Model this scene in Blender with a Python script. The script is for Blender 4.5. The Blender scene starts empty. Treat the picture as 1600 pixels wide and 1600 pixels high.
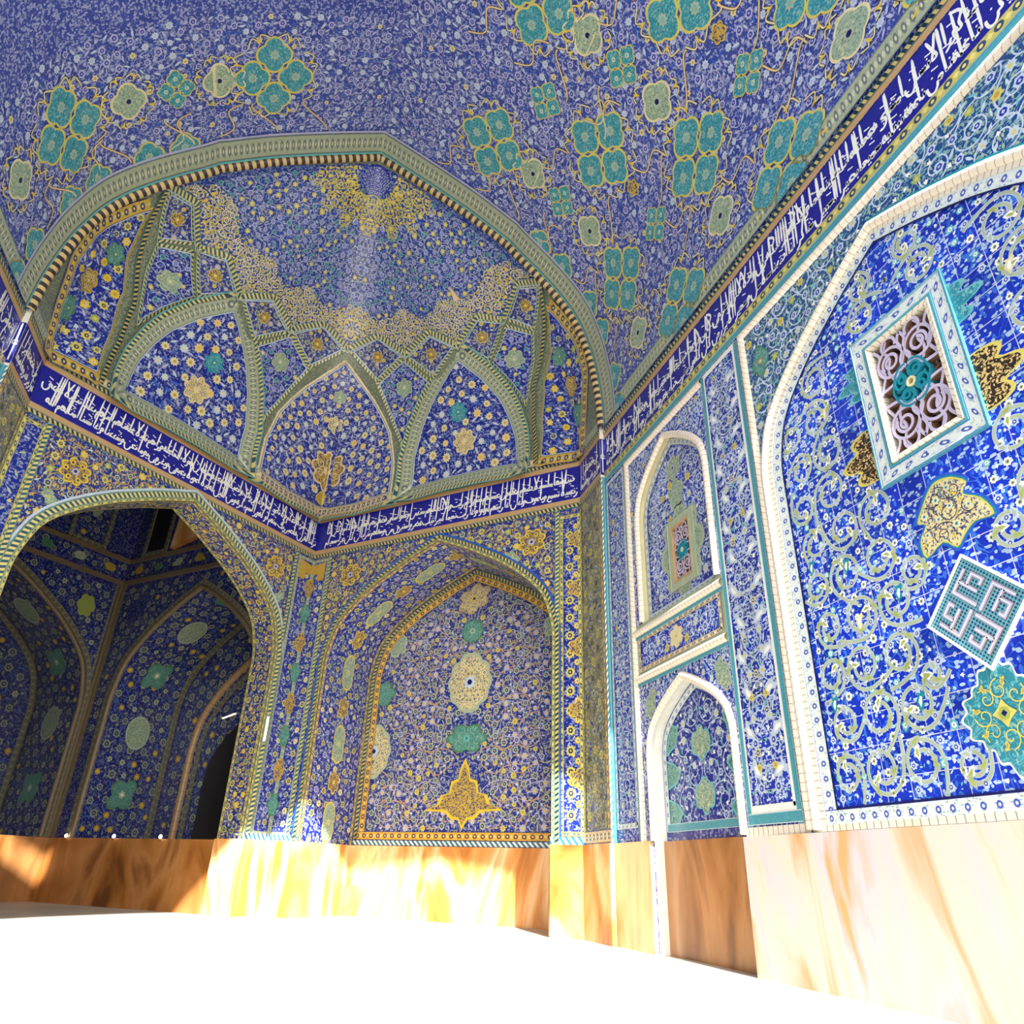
import bpy, math, random
import numpy as np
from mathutils import Matrix
from mathutils.geometry import delaunay_2d_cdt, tessellate_polygon
rng = np.random.default_rng(7)
random.seed(7)
SC = bpy.context.scene
COL = SC.collection
EYE = .75                     # heights below are measured from eye level, EYE metres above the floor
PI = math.pi

# ------------------------------------------------------------------ materials
MATS = {}
def srgb(r, g, b):
    f = lambda c: (c/255/12.92) if c/255 <= .04045 else ((c/255+.055)/1.055)**2.4
    return (f(r), f(g), f(b), 1)

class NT:
    """small helper round one material's node tree"""
    def __init__(s, name, rough=.3, spec=.5):
        m = bpy.data.materials.new(name); m.use_nodes = True
        s.m, s.t = m, m.node_tree; s.n = s.t.nodes; s.l = s.t.links
        s.b = s.n['Principled BSDF']
        s.b.inputs['Roughness'].default_value = rough
        s.b.inputs['Specular IOR Level'].default_value = spec
        MATS[name] = m
    def put(s, sock, v):
        if hasattr(v, 'is_output') or isinstance(v, bpy.types.NodeSocket): s.l.new(v, sock)
        else: sock.default_value = v
    def math(s, op, a, b=0., c=0.):
        n = s.n.new('ShaderNodeMath'); n.operation = op
        for i, v in enumerate((a, b, c)): s.put(n.inputs[i], v)
        return n.outputs[0]
    def mix(s, f, a, b):
        n = s.n.new('ShaderNodeMix'); n.data_type = 'RGBA'
        s.put(n.inputs['Factor'], f); s.put(n.inputs[6], a); s.put(n.inputs[7], b)
        return n.outputs[2]
    def uv(s, sx=1, sy=1, rot=0):
        t = s.n.new('ShaderNodeTexCoord'); p = s.n.new('ShaderNodeMapping')
        p.inputs['Scale'].default_value = (sx, sy, 1); p.inputs['Rotation'].default_value = (0, 0, rot)
        s.l.new(t.outputs['UV'], p.inputs['Vector']); return p.outputs[0]
    def obj(s, sx=1, sy=1, sz=1):
        t = s.n.new('ShaderNodeTexCoord'); p = s.n.new('ShaderNodeMapping')
        p.inputs['Scale'].default_value = (sx, sy, sz)
        s.l.new(t.outputs['Object'], p.inputs['Vector']); return p.outputs[0]
    def sep(s, v):
        n = s.n.new('ShaderNodeSeparateXYZ'); s.l.new(v, n.inputs[0]); return n.outputs
    def noise(s, v, sc, det=2, dist=0):
        n = s.n.new('ShaderNodeTexNoise'); s.l.new(v, n.inputs['Vector'])
        n.inputs['Scale'].default_value = sc; n.inputs['Detail'].default_value = det; n.inputs['Distortion'].default_value = dist
        return n.outputs['Fac']
    def voro(s, v, sc, feat='F1'):
        n = s.n.new('ShaderNodeTexVoronoi'); n.feature = feat; s.l.new(v, n.inputs['Vector'])
        n.inputs['Scale'].default_value = sc; return n
    def out(s, c): s.put(s.b.inputs['Base Color'], c); return s.m

def glaze(name, c, rough=.3, var=.12):
    """glazed tile of one colour, a little uneven"""
    t = NT(name, rough)
    f = t.noise(t.obj(), 9, 2)
    d = tuple(x*(1-var*1.6) for x in c[:3])+(1,); l = tuple(min(1, x*(1+var)) for x in c[:3])+(1,)
    return t.out(t.mix(f, d, l))

def field(name, base, base2, sp1, sp2, vine, scale=1., joint=None, rough=.26):
    """cobalt ground with the small leaves, buds and tendrils of the painted filling"""
    t = NT(name, rough)
    uv = t.uv()
    c = t.mix(t.noise(uv, 2.2, 3), base, base2)
    w = t.noise(uv, 5.5*scale, 1, 1.6)
    tend = t.math('LESS_THAN', t.math('ABSOLUTE', t.math('SUBTRACT', w, .5)), .016)
    c = t.mix(t.math('MULTIPLY', tend, .75), c, vine)
    for (sx, sy, r, sc, th, col) in ((1, 2.1, .6, 12, .30, sp1), (2.0, 1, 1.9, 10.5, .29, sp2), (1, 1, .3, 19, .27, sp1)):
        v = t.voro(t.uv(sx, sy, r), sc*scale)
        c = t.mix(t.math('LESS_THAN', v.outputs['Distance'], th), c, col)
    if joint:
        br = t.n.new('ShaderNodeTexBrick'); br.offset = 0; t.l.new(uv, br.inputs['Vector'])
        br.inputs['Scale'].default_value = 1; br.inputs['Brick Width'].default_value = joint
        br.inputs['Row Height'].default_value = joint; br.inputs['Mortar Size'].default_value = .0032
        br.inputs['Mortar Smooth'].default_value = .1
        br.inputs['Color1'].default_value = (0.35,)*3+(1,); br.inputs['Color2'].default_value = (0.75,)*3+(1,)
        cell = t.n.new('ShaderNodeVectorMath'); cell.operation = 'FLOOR'
        t.l.new(t.uv(1/joint, 1/joint), cell.inputs[0])
        wn = t.n.new('ShaderNodeTexWhiteNoise'); wn.noise_dimensions = '2D'; t.l.new(cell.outputs[0], wn.inputs['Vector'])
        hs = t.n.new('ShaderNodeHueSaturation'); t.l.new(c, hs.inputs['Color'])
        t.put(hs.inputs['Value'], t.math('ADD', t.math('MULTIPLY', wn.outputs['Value'], .5), .75))
        c = t.mix(br.outputs['Fac'], hs.outputs[0], srgb(186, 190, 208))
    return t.out(c)

def rope(name, a, b, per=.13, slope=.5, third=None):
    """oblique dashes of a rope border"""
    t = NT(name, .35); x, y, _ = t.sep(t.uv())
    f = t.math('FRACT', t.math('ADD', t.math('DIVIDE', x, per), t.math('MULTIPLY', y, slope)))
    c = t.mix(t.math('LESS_THAN', f, .5), a, b)
    if third:
        e = t.math('GREATER_THAN', t.math('ABSOLUTE', t.math('SUBTRACT', y, .5)), .34); c = t.mix(e, c, third)
    return t.out(c)

def floral(name, ground, dark, petal, speck, per=.17, aspect=1., rad=.27):
    """narrow border: rosettes in a row, lozenges between them, stippled ground"""
    t = NT(name, .32); uv = t.uv(); x, y, _ = t.sep(uv)
    fx = t.math('SUBTRACT', t.math('FRACT', t.math('DIVIDE', x, per)), .5)
    fy = t.math('MULTIPLY', t.math('SUBTRACT', y, .5), aspect)
    d = t.math('SQRT', t.math('ADD', t.math('MULTIPLY', fx, fx), t.math('MULTIPLY', fy, fy)))
    fx2 = t.math('SUBTRACT', .5, t.math('ABSOLUTE', fx))
    d2 = t.math('ADD', fx2, t.math('ABSOLUTE', fy))
    v = t.voro(t.uv(1/per, 2.2, 0), 3.1)
    c = t.mix(t.math('LESS_THAN', v.outputs['Distance'], .3), ground, speck)
    c = t.mix(t.math('LESS_THAN', d2, .2), c, petal)
    c = t.mix(t.math('LESS_THAN', d, rad), c, dark)
    c = t.mix(t.math('LESS_THAN', d, rad*.42), c, petal)
    e = t.math('GREATER_THAN', t.math('ABSOLUTE', t.math('SUBTRACT', y, .5)), .44)
    c = t.mix(e, c, dark)
    return t.out(c)

def jointed(name, c, j, per=.08, w=.14, rough=.45):
    """moulding laid in short glazed pieces"""
    t = NT(name, rough); x, y, _ = t.sep(t.uv())
    f = t.math('LESS_THAN', t.math('FRACT', t.math('DIVIDE', x, per)), w)
    return t.out(t.mix(f, t.mix(t.noise(t.obj(), 6, 2), tuple(k*.82 for k in c[:3])+(1,), c), j))

def marble(name, cols, sc=.8, rough=.35):
    t = NT(name, rough); o = t.obj(1, 1, .35)
    f = t.noise(o, sc, 6, 1.8)
    r = t.n.new('ShaderNodeValToRGB'); t.l.new(f, r.inputs[0])
    r.color_ramp.elements[0].position = .32; r.color_ramp.elements[1].position = .68
    r.color_ramp.elements[0].color = cols[0]; r.color_ramp.elements[1].color = cols[-1]
    for i, cc in enumerate(cols[1:-1]):
        e = r.color_ramp.elements.new(.32+.36*(i+1)/(len(cols)-1)); e.color = cc
    return t.out(r.outputs[0])

W_ = srgb(225, 228, 222)
glaze('white', W_); glaze('ice', srgb(178, 196, 214)); glaze('lilac', srgb(166, 170, 206)); glaze('sage', srgb(158, 172, 148))
glaze('cream', srgb(208, 202, 158)); glaze('butter', srgb(196, 188, 96)); glaze('yellow', srgb(208, 182, 54)); glaze('ochre', srgb(176, 146, 60))
glaze('lime', srgb(150, 164, 84)); glaze('green', srgb(70, 120, 88)); glaze('turquoise', srgb(28, 128, 148)); glaze('aqua', srgb(96, 172, 178))
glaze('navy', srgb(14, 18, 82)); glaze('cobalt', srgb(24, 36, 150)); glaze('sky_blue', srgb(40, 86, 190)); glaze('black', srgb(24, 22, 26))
glaze('buff', srgb(176, 146, 104), .5); glaze('peach', srgb(210, 188, 144)); glaze('olive', srgb(112, 118, 84), .4); glaze('brown', srgb(108, 78, 62), .7)
glaze('grey_green', srgb(134, 146, 128)); glaze('lavender', srgb(184, 178, 206), .4)
NB_, CB_ = srgb(20, 26, 112), srgb(30, 44, 150)
field('ground_niche', srgb(26, 38, 112), srgb(40, 54, 138), srgb(128, 140, 176), srgb(150, 150, 112), srgb(150, 150, 130))
field('ground_spandrel', srgb(24, 38, 108), srgb(36, 56, 134), srgb(110, 130, 160), srgb(190, 160, 70), srgb(170, 140, 80), 1.1)
field('ground_dome', srgb(18, 36, 124), srgb(26, 58, 152), srgb(128, 150, 190), srgb(90, 130, 150), srgb(140, 140, 170), 1.1)
field('ground_panel', srgb(18, 30, 118), srgb(26, 44, 144), srgb(130, 142, 186), srgb(110, 126, 160), srgb(110, 116, 160), .9)
field('ground_vault', srgb(38, 54, 134), srgb(62, 78, 156), srgb(140, 150, 192), srgb(128, 142, 180), srgb(150, 154, 186), 1.0)
field('ground_side', srgb(22, 36, 140), srgb(32, 56, 170), srgb(170, 186, 214), srgb(150, 180, 200), srgb(170, 186, 214), 1.25)
field('ground_big', srgb(16, 30, 156), srgb(22, 56, 180), srgb(150, 178, 204), srgb(50, 96, 196), srgb(60, 120, 200), .95, .245)
field('ground_post', srgb(26, 40, 140), srgb(36, 56, 166), srgb(176, 192, 216), srgb(150, 176, 196), srgb(180, 196, 214), 1.1, .26)
field('ground_green', srgb(24, 52, 120), srgb(28, 80, 130), srgb(120, 164, 160), srgb(150, 170, 140), srgb(150, 180, 180), 1.25)
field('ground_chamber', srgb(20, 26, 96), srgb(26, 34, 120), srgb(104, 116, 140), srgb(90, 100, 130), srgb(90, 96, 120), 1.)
field('ground_gold', srgb(160, 138, 58), srgb(190, 164, 78), srgb(30, 36, 110), srgb(40, 46, 110), srgb(60, 50, 60), 1.6)
field('ground_sand', srgb(204, 194, 138), srgb(214, 204, 150), srgb(90, 90, 130), srgb(70, 110, 130), srgb(60, 60, 110), 1.9)
field('ground_teal', srgb(34, 116, 136), srgb(52, 136, 152), srgb(70, 156, 170), srgb(120, 172, 170), srgb(150, 184, 168), 1.5)
field('ground_mint', srgb(136, 160, 142), srgb(150, 172, 150), srgb(100, 130, 110), srgb(190, 190, 150), srgb(90, 110, 110), 1.5)
field('ground_dark', srgb(38, 30, 28), srgb(50, 40, 36), srgb(196, 170, 110), srgb(200, 176, 116), srgb(220, 190, 120), 1.7)
field('ground_jade', srgb(60, 122, 116), srgb(80, 138, 126), srgb(120, 166, 150), srgb(60, 90, 110), srgb(140, 172, 150), 1.8)
field('ground_jamb', srgb(72, 82, 108), srgb(112, 114, 92), srgb(176, 168, 104), srgb(136, 144, 128), srgb(150, 148, 104), 1.)
field('ground_rib', srgb(104, 116, 96), srgb(124, 134, 112), srgb(70, 84, 86), srgb(150, 156, 128), srgb(80, 90, 90), 2.)
rope('rope_green', srgb(200, 192, 122), srgb(44, 76, 94), .078, .6, srgb(100, 134, 116))
rope('rope_dark', srgb(196, 176, 110), srgb(28, 44, 60), .078, .6, srgb(60, 112, 110))
rope('rope_black', srgb(196, 172, 120), srgb(50, 42, 42), .135, .0)
rope('rope_white', srgb(222, 222, 206), srgb(40, 110, 150), .10, .8)
floral('border_sage', srgb(154, 164, 140), srgb(96, 112, 112), srgb(190, 194, 164), srgb(128, 146, 132), .10)
floral('border_gold', srgb(192, 164, 62), srgb(44, 50, 108), srgb(206, 190, 130), srgb(150, 130, 60), .15)
floral('border_cream', srgb(200, 184, 140), srgb(60, 66, 110), srgb(220, 208, 170), srgb(120, 128, 130), .13)
floral('border_lime', srgb(176, 168, 84), srgb(44, 66, 96), srgb(206, 196, 120), srgb(130, 150, 120), .16)
floral('border_ice', srgb(196, 208, 208), srgb(66, 84, 164), srgb(206, 214, 208), srgb(136, 166, 166), .12, 1., .2)
floral('border_orange', srgb(198, 162, 62), srgb(70, 56, 80), srgb(220, 190, 110), srgb(170, 110, 50), .16)
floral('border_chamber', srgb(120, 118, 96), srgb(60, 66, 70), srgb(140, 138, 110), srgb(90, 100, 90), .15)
jointed('mould_white', srgb(226, 220, 204), srgb(176, 156, 134), .075, .11)
jointed('mould_white_fine', srgb(222, 216, 198), srgb(150, 136, 116), .06)
jointed('mould_buff', srgb(170, 140, 100), srgb(110, 90, 70), .2, .06)
jointed('kerb_white', srgb(216, 210, 196), srgb(130, 130, 120), .075, .12)
marble('marble_orange', [srgb(150, 84, 30), srgb(206, 140, 72), srgb(232, 198, 150), srgb(190, 120, 56)])
marble('marble_pale', [srgb(196, 150, 96), srgb(206, 196, 180), srgb(190, 190, 196), srgb(200, 158, 108)], 1.1)
marble('marble_brown', [srgb(100, 58, 26), srgb(150, 96, 44), srgb(170, 120, 70), srgb(120, 72, 36)])
marble('paving', [srgb(168, 162, 148), srgb(184, 178, 164), srgb(192, 186, 174)], .5, .6)
marble('plaster', [srgb(170, 150, 120), srgb(190, 172, 140), srgb(160, 140, 112)], .4, .8)
def turq():
    t = NT('strip_turquoise', .3); uv = t.uv()
    v = t.voro(uv, 22); c = t.mix(t.noise(uv, 7, 2), srgb(48, 126, 146), srgb(76, 152, 164))
    c = t.mix(t.math('LESS_THAN', v.outputs['Distance'], .24), c, srgb(126, 182, 188))
    x, y, _ = t.sep(uv)
    e = t.math('GREATER_THAN', t.math('ABSOLUTE', t.math('SUBTRACT', y, .5)), .43)
    return t.out(t.mix(e, c, srgb(190, 206, 206)))
turq()
def diaper():
    t = NT('diaper', .4); x, y, _ = t.sep(t.uv())
    g = .026
    fx = t.math('ABSOLUTE', t.math('SUBTRACT', t.math('FRACT', t.math('DIVIDE', x, g)), .5))
    fy = t.math('ABSOLUTE', t.math('SUBTRACT', t.math('FRACT', t.math('DIVIDE', y, g)), .5))
    cross = t.math('MULTIPLY', t.math('LESS_THAN', t.math('MINIMUM', fx, fy), .12), t.math('LESS_THAN', t.math('MAXIMUM', fx, fy), .34))
    line = t.math('GREATER_THAN', t.math('MAXIMUM', fx, fy), .44)
    c = t.mix(line, srgb(70, 150, 168), srgb(130, 178, 186))
    return t.out(t.mix(cross, c, srgb(20, 34, 84)))
diaper()
def emis(name, c, s):
    t = NT(name, .4); t.b.inputs['Emission Color'].default_value = c; t.b.inputs['Emission Strength'].default_value = s
    return t.out(c)
glaze('umber', srgb(58, 44, 36), .8); glaze('rib_brown', srgb(112, 98, 76), .5)
emis('tube_glow', srgb(255, 244, 225), .5)
emis('bulb_glow', srgb(255, 236, 190), 6)

# ------------------------------------------------------------------ mesh building
class MB:
    """collects triangles and quads with uv and material, links them as one mesh object"""
    def __init__(s): s.V = []; s.F = []; s.n = 0; s.mats = []; s.uv = []
    def mi(s, name):
        if name not in s.mats: s.mats.append(name)
        return s.mats.index(name)
    def add(s, v, f, mat, uv=None):
        v = np.asarray(v, float).reshape(-1, 3); f = np.asarray(f, int)
        if len(f) == 0: return
        if isinstance(mat, str): mi = np.full(len(f), s.mi(mat))
        else: mi = np.array([s.mi(x) for x in mat]) if isinstance(mat[0], str) else np.asarray(mat)
        s.V.append(v); s.F.append((f+s.n, mi)); s.n += len(v)
        s.uv.append(np.zeros((len(v), 2)) if uv is None else np.asarray(uv, float))
    def build(s, name, parent=None, smooth=False):
        V = np.concatenate(s.V) + np.array([0, 0, EYE]); UV = np.concatenate(s.uv)
        if parent is not None: V = V - np.array(parent.location)
        idx = np.concatenate([f.ravel() for f, _ in s.F])
        tot = np.concatenate([np.full(len(f), f.shape[1]) for f, _ in s.F]); mi = np.concatenate([m for _, m in s.F])
        st = np.concatenate([[0], np.cumsum(tot)[:-1]])
        me = bpy.data.meshes.new(name)
        me.vertices.add(len(V)); me.vertices.foreach_set('co', V.ravel())
        me.loops.add(len(idx)); me.loops.foreach_set('vertex_index', idx.astype(np.int32))
        me.polygons.add(len(tot)); me.polygons.foreach_set('loop_start', st.astype(np.int32))
        try: me.polygons.foreach_set('loop_total', tot.astype(np.int32))
        except Exception: pass
        for m in s.mats: me.materials.append(MATS[m])
        me.polygons.foreach_set('material_index', mi.astype(np.int32))
        me.polygons.foreach_set('use_smooth', np.full(len(tot), smooth))
        l = me.uv_layers.new(name='UVMap'); l.data.foreach_set('uv', UV[idx].ravel())
        me.update(calc_edges=True); me.validate()
        o = bpy.data.objects.new(name, me); COL.objects.link(o)
        if parent is not None: o.parent = parent
        return o

def tag(o, label, cat, group=None):
    o['label'] = label; o['category'] = cat; o['kind'] = 'thing'
    if group: o['group'] = group
    return o
def thing(name, label, cat, loc, group=None):
    o = bpy.data.objects.new(name, None); COL.objects.link(o)
    o.location = (loc[0], loc[1], loc[2]+EYE); o.empty_display_size = .2
    return tag(o, label, cat, group)
def struct(o): o['kind'] = 'structure'; return o

# ------------------------------------------------------------------ surfaces: (u, v, h) -> xyz, h towards the viewer
class Plane:
    hs = 1.                     # how proud the inlay stands
    def __init__(s, o, U, N):
        s.o = np.array([o[0], o[1], 0.]); s.U = np.array([U[0], U[1], 0.]); s.U /= np.linalg.norm(s.U)
        s.N = np.array([N[0], N[1], 0.]); s.N /= np.linalg.norm(s.N)
    def at(s, p, h=0.):
        p = np.asarray(p, float); h = np.broadcast_to(np.asarray(h, float), p.shape[:-1])
        return s.o + p[..., :1]*s.U + p[..., 1:2]*np.array([0, 0, 1.]) + h[..., None]*s.N*s.hs
    def nrm(s, p): return np.broadcast_to(s.N, np.shape(p)[:-1]+(3,))
    def shift(s, d):
        q = Plane(s.o, s.U, s.N); q.o = s.o - d*s.N; q.hs = s.hs if abs(d) < .1 else 1.; return q
class Tilted:
    """flat frame with any axes"""
    def __init__(s, o, U, V, N): s.o, s.U, s.V, s.N = [np.array(x, float) for x in (o, U, V, N)]
    def at(s, p, h=0.):
        p = np.asarray(p, float); h = np.broadcast_to(np.asarray(h, float), p.shape[:-1])
        return s.o + p[..., :1]*s.U + p[..., 1:2]*s.V + h[..., None]*s.N
    def nrm(s, p): return np.broadcast_to(s.N, np.shape(p)[:-1]+(3,))
class Soffit:
    """inner face of an arch: u runs along the arch line, v goes into the wall"""
    def __init__(s, plane, pl, centre):
        s.p = plane; s.pl = np.array(pl, float); d = np.diff(s.pl, axis=0)
        s.c = np.concatenate([[0], np.cumsum(np.hypot(d[:, 0], d[:, 1]))]); s.L = s.c[-1]; s.cen = np.array(centre)
        t = np.gradient(s.pl, axis=0); t /= np.linalg.norm(t, axis=1, keepdims=True)
        n = np.stack([-t[:, 1], t[:, 0]], 1); sg = np.sign(((s.cen-s.pl)*n).sum(1).sum()); s.n = n*sg
    def _q(s, u):
        return np.stack([np.interp(u, s.c, s.pl[:, 0]), np.interp(u, s.c, s.pl[:, 1])], -1), np.stack([np.interp(u, s.c, s.n[:, 0]), np.interp(u, s.c, s.n[:, 1])], -1)
    def at(s, p, h=0.):
        p = np.asarray(p, float); h = np.broadcast_to(np.asarray(h, float), p.shape[:-1])
        q, n = s._q(p[..., 0]); return s.p.at(q + n*h[..., None], -p[..., 1]/s.p.hs)
    def nrm(s, p):
        p = np.asarray(p, float); q, n = s._q(p[..., 0]); return s.p.at(q+n)-s.p.at(q)

# profile of the great arch, half width against height, centre line x = CX, springing at the frieze
CX, YA = 0., 9.45
AP = np.array([(0., 11.93), (.466, 11.715), (1.09, 11.41), (1.76, 11.06), (2.45, 10.62), (2.9, 10.22), (3.32, 9.83), (3.7, 9.4), (3.965, 8.98), (4.21, 8.25), (4.34, 7.43), (4.37, 6.8), (4.37, 0.)])
def prof(z): return np.interp(z, AP[::-1, 1], AP[::-1, 0])
class Vault:
    """barrel over the bay: u = arc length from the right springing, v = y"""
    def __init__(s):
        z = np.concatenate([np.linspace(6.85, 10.5, 80), np.linspace(10.55, 11.93, 60)]); x = prof(z)
        k = 5; xs = np.convolve(np.pad(x, k, 'edge'), np.ones(2*k+1)/(2*k+1), 'valid'); xs[-6:] = x[-6:]; xs[:6] = x[:6]
        R = np.stack([CX+xs, z], 1); L = np.stack([CX-xs, z], 1)[::-1][1:]
        s.pl = np.concatenate([R, L]); d = np.diff(s.pl, axis=0)
        s.c = np.concatenate([[0], np.cumsum(np.hypot(d[:, 0], d[:, 1]))]); s.L = s.c[-1]
        t = np.gradient(s.pl, axis=0); t /= np.linalg.norm(t, axis=1, keepdims=True); s.n = np.stack([-t[:, 1], t[:, 0]], 1)
    def at(s, p, h=0.):
        p = np.asarray(p, float); h = np.broadcast_to(np.asarray(h, float), p.shape[:-1]); u = p[..., 0]
        f = lambda k, a: np.interp(u, s.c, a[:, k])
        return np.stack([f(0, s.pl)+h*f(0, s.n), p[..., 1], f(1, s.pl)+h*f(1, s.n)], -1)
    def nrm(s, p):
        p = np.asarray(p, float); u = p[..., 0]
        return np.stack([np.interp(u, s.c, s.n[:, 0]), 0*u, np.interp(u, s.c, s.n[:, 1])], -1)

# half dome over the three-cornered recess
AE = np.array([-4.335, 10.43]); K = np.array([.03, 14.62]); BE = np.array([4.335, 10.40])
PLAN = np.array([(4.32, YA), BE, K, AE, (-4.32, YA)]); OC = np.array([CX, YA]); Q = np.array([0., 9.55, 8.0])
THS = np.linspace(0, PI, 721)
def _tri(th):
    d = np.array([math.cos(th), math.sin(th)]); best = 9.
    for a, b in zip(PLAN[:-1], PLAN[1:]):
        a = a-OC; b = b-OC; e = b-a; det = -d[0]*e[1]+e[0]*d[1]
        if abs(det) < 1e-9: continue
        t = (-a[0]*e[1]+e[0]*a[1])/det; s_ = (d[0]*a[1]-a[0]*d[1])/det
        if t > 0 and -1e-4 <= s_ <= 1+1e-4: best = min(best, t)
    return best if best < 9 else 4.33
TRI = np.array([_tri(t) for t in THS])
def RR(th, z):
    t = np.interp(th, THS, TRI); s = np.clip((z-7.)/3., 0, 1); s = s*s*(3-2*s)
    c = 4.37-.47*np.sin(th)**2-.85*np.sin(2*th)**2
    return (t*(1-s)+c*s)*prof(z)/4.37
def rho(D):
    lo = np.full(D.shape[:-1], .3); hi = np.full(D.shape[:-1], 7.)
    for _ in range(30):
        m = (lo+hi)/2; P = Q+m[..., None]*D; x = P[..., 0]-OC[0]; y = P[..., 1]-OC[1]
        th = np.clip(np.arctan2(np.maximum(y, 1e-9), x), 0, PI)
        ins = (np.hypot(x, y) < RR(th, P[..., 2])) & (P[..., 2] < 11.93)
        lo = np.where(ins, m, lo); hi = np.where(ins, hi, m)
    return lo
R0 = 3.9
def aed(pts):
    """(azimuth, elevation) degrees -> dome chart"""
    p = np.asarray(pts, float); a = np.radians(p[..., 0]); c = np.radians(90-p[..., 1])*R0
    return np.stack([c*np.cos(a), c*np.sin(a)], -1)
def ddir(pts):
    p = np.asarray(pts, float); a = np.radians(p[..., 0]); e = np.radians(p[..., 1])
    return np.stack([np.cos(a)*np.cos(e), np.sin(a)*np.cos(e), np.sin(e)], -1)
class Dome:
    """dome in the equal-distance chart round the crown"""
    def dirs(s, p):
        r = np.hypot(p[..., 0], p[..., 1]); c = r/R0; k = np.where(r > 1e-9, np.sin(c)/np.maximum(r, 1e-9), 1/R0)
        return np.stack([p[..., 0]*k, p[..., 1]*k, np.cos(c)], -1)
    def at(s, p, h=0.):
        p = np.asarray(p, float); h = np.broadcast_to(np.asarray(h, float), p.shape[:-1]); D = s.dirs(p)
        return Q+(rho(D)-h)[..., None]*D
    def nrm(s, p): return -s.dirs(np.asarray(p, float))
class DomePatch:
    """nearly true-to-scale chart round one panel of the dome"""
    def __init__(s, pts):
        D = ddir(pts); c = D.mean(0); c /= np.linalg.norm(c); s.c = c; s.r = float(rho(c[None])[0])
        e1 = np.cross(c, [0, 0, 1.]); s.e1 = e1/np.linalg.norm(e1); s.e2 = np.cross(s.e1, c)
        k = s.r/(D@c); s.out = np.stack([k*(D@s.e1), k*(D@s.e2)], -1)
    def dirs(s, p):
        d = s.c*s.r+p[..., :1]*s.e1+p[..., 1:2]*s.e2; return d/np.linalg.norm(d, axis=-1, keepdims=True)
    def at(s, p, h=0.):
        p = np.asarray(p, float); h = np.broadcast_to(np.asarray(h, float), p.shape[:-1]); D = s.dirs(p)
        return Q+(rho(D)-h)[..., None]*D
    def nrm(s, p): return -s.dirs(np.asarray(p, float))

# ------------------------------------------------------------------ drawing on surfaces
def inside(P, poly):
    P = np.asarray(P, float); poly = np.asarray(poly, float); x, y = P[..., 0], P[..., 1]; r = np.zeros(x.shape, bool)
    a = poly; b = np.roll(poly, -1, 0)
    for (x0, y0), (x1, y1) in zip(a, b):
        if y0 == y1: continue
        c = ((y0 > y) != (y1 > y)) & (x < (x1-x0)*(y-y0)/(y1-y0)+x0); r ^= c
    return r
def within(P, poly, m):
    r = inside(P, poly)
    for d in ((m, 0), (-m, 0), (0, m), (0, -m)): r &= inside(P+np.array(d), poly)
    return r
def densify(pl, g, closed=True):
    pl = [np.array(p, float) for p in pl]; o = []
    n = len(pl)
    for i in range(n if closed else n-1):
        a, b = pl[i], pl[(i+1) % n]; k = max(1, int(np.linalg.norm(b-a)/g+.5))
        o += [a+(b-a)*j/k for j in range(k)]
    if not closed: o.append(pl[-1])
    return np.array(o)
def smooth(pl, n=8, closed=False):
    """Catmull-Rom through the points"""
    p = np.array(pl, float); N = len(p); o = []
    g = lambda i: p[i % N] if closed else p[min(max(i, 0), N-1)]
    for i in range(N if closed else N-1):
        a, b, c, d = g(i-1), g(i), g(i+1), g(i+2)
        for t in np.arange(n)/n:
            o.append(.5*((2*b)+(-a+c)*t+(2*a-5*b+4*c-d)*t*t+(-a+3*b-3*c+d)*t**3))
    if not closed: o.append(p[-1])
    return np.array(o)
def area(m, surf, pts, h, mat, grid=None, hole=None):
    pts = np.asarray(pts, float)
    if grid is None:
        lp = [[(float(a), float(b), 0.) for a, b in pts]]
        if hole is not None: lp.append([(float(a), float(b), 0.) for a, b in hole]); pts = np.concatenate([pts, np.asarray(hole, float)])
        tr = tessellate_polygon(lp)
        m.add(surf.at(pts, h), np.array(tr), mat, pts); return
    e = densify(pts, grid); mn, mx = e.min(0), e.max(0)
    X, Y = np.meshgrid(np.arange(mn[0], mx[0], grid), np.arange(mn[1], mx[1], grid)); g = np.stack([X.ravel(), Y.ravel()], 1)
    g = g[within(g, e, grid*.45)]; allp = np.concatenate([e, g])
    r = delaunay_2d_cdt([tuple(map(float, q)) for q in allp], [], [list(range(len(e)))], 1, 1e-6)
    v = np.array([(a[0], a[1]) for a in r[0]]); m.add(surf.at(v, h), np.array([f for f in r[2] if len(f) == 3]), mat, v)
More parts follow.
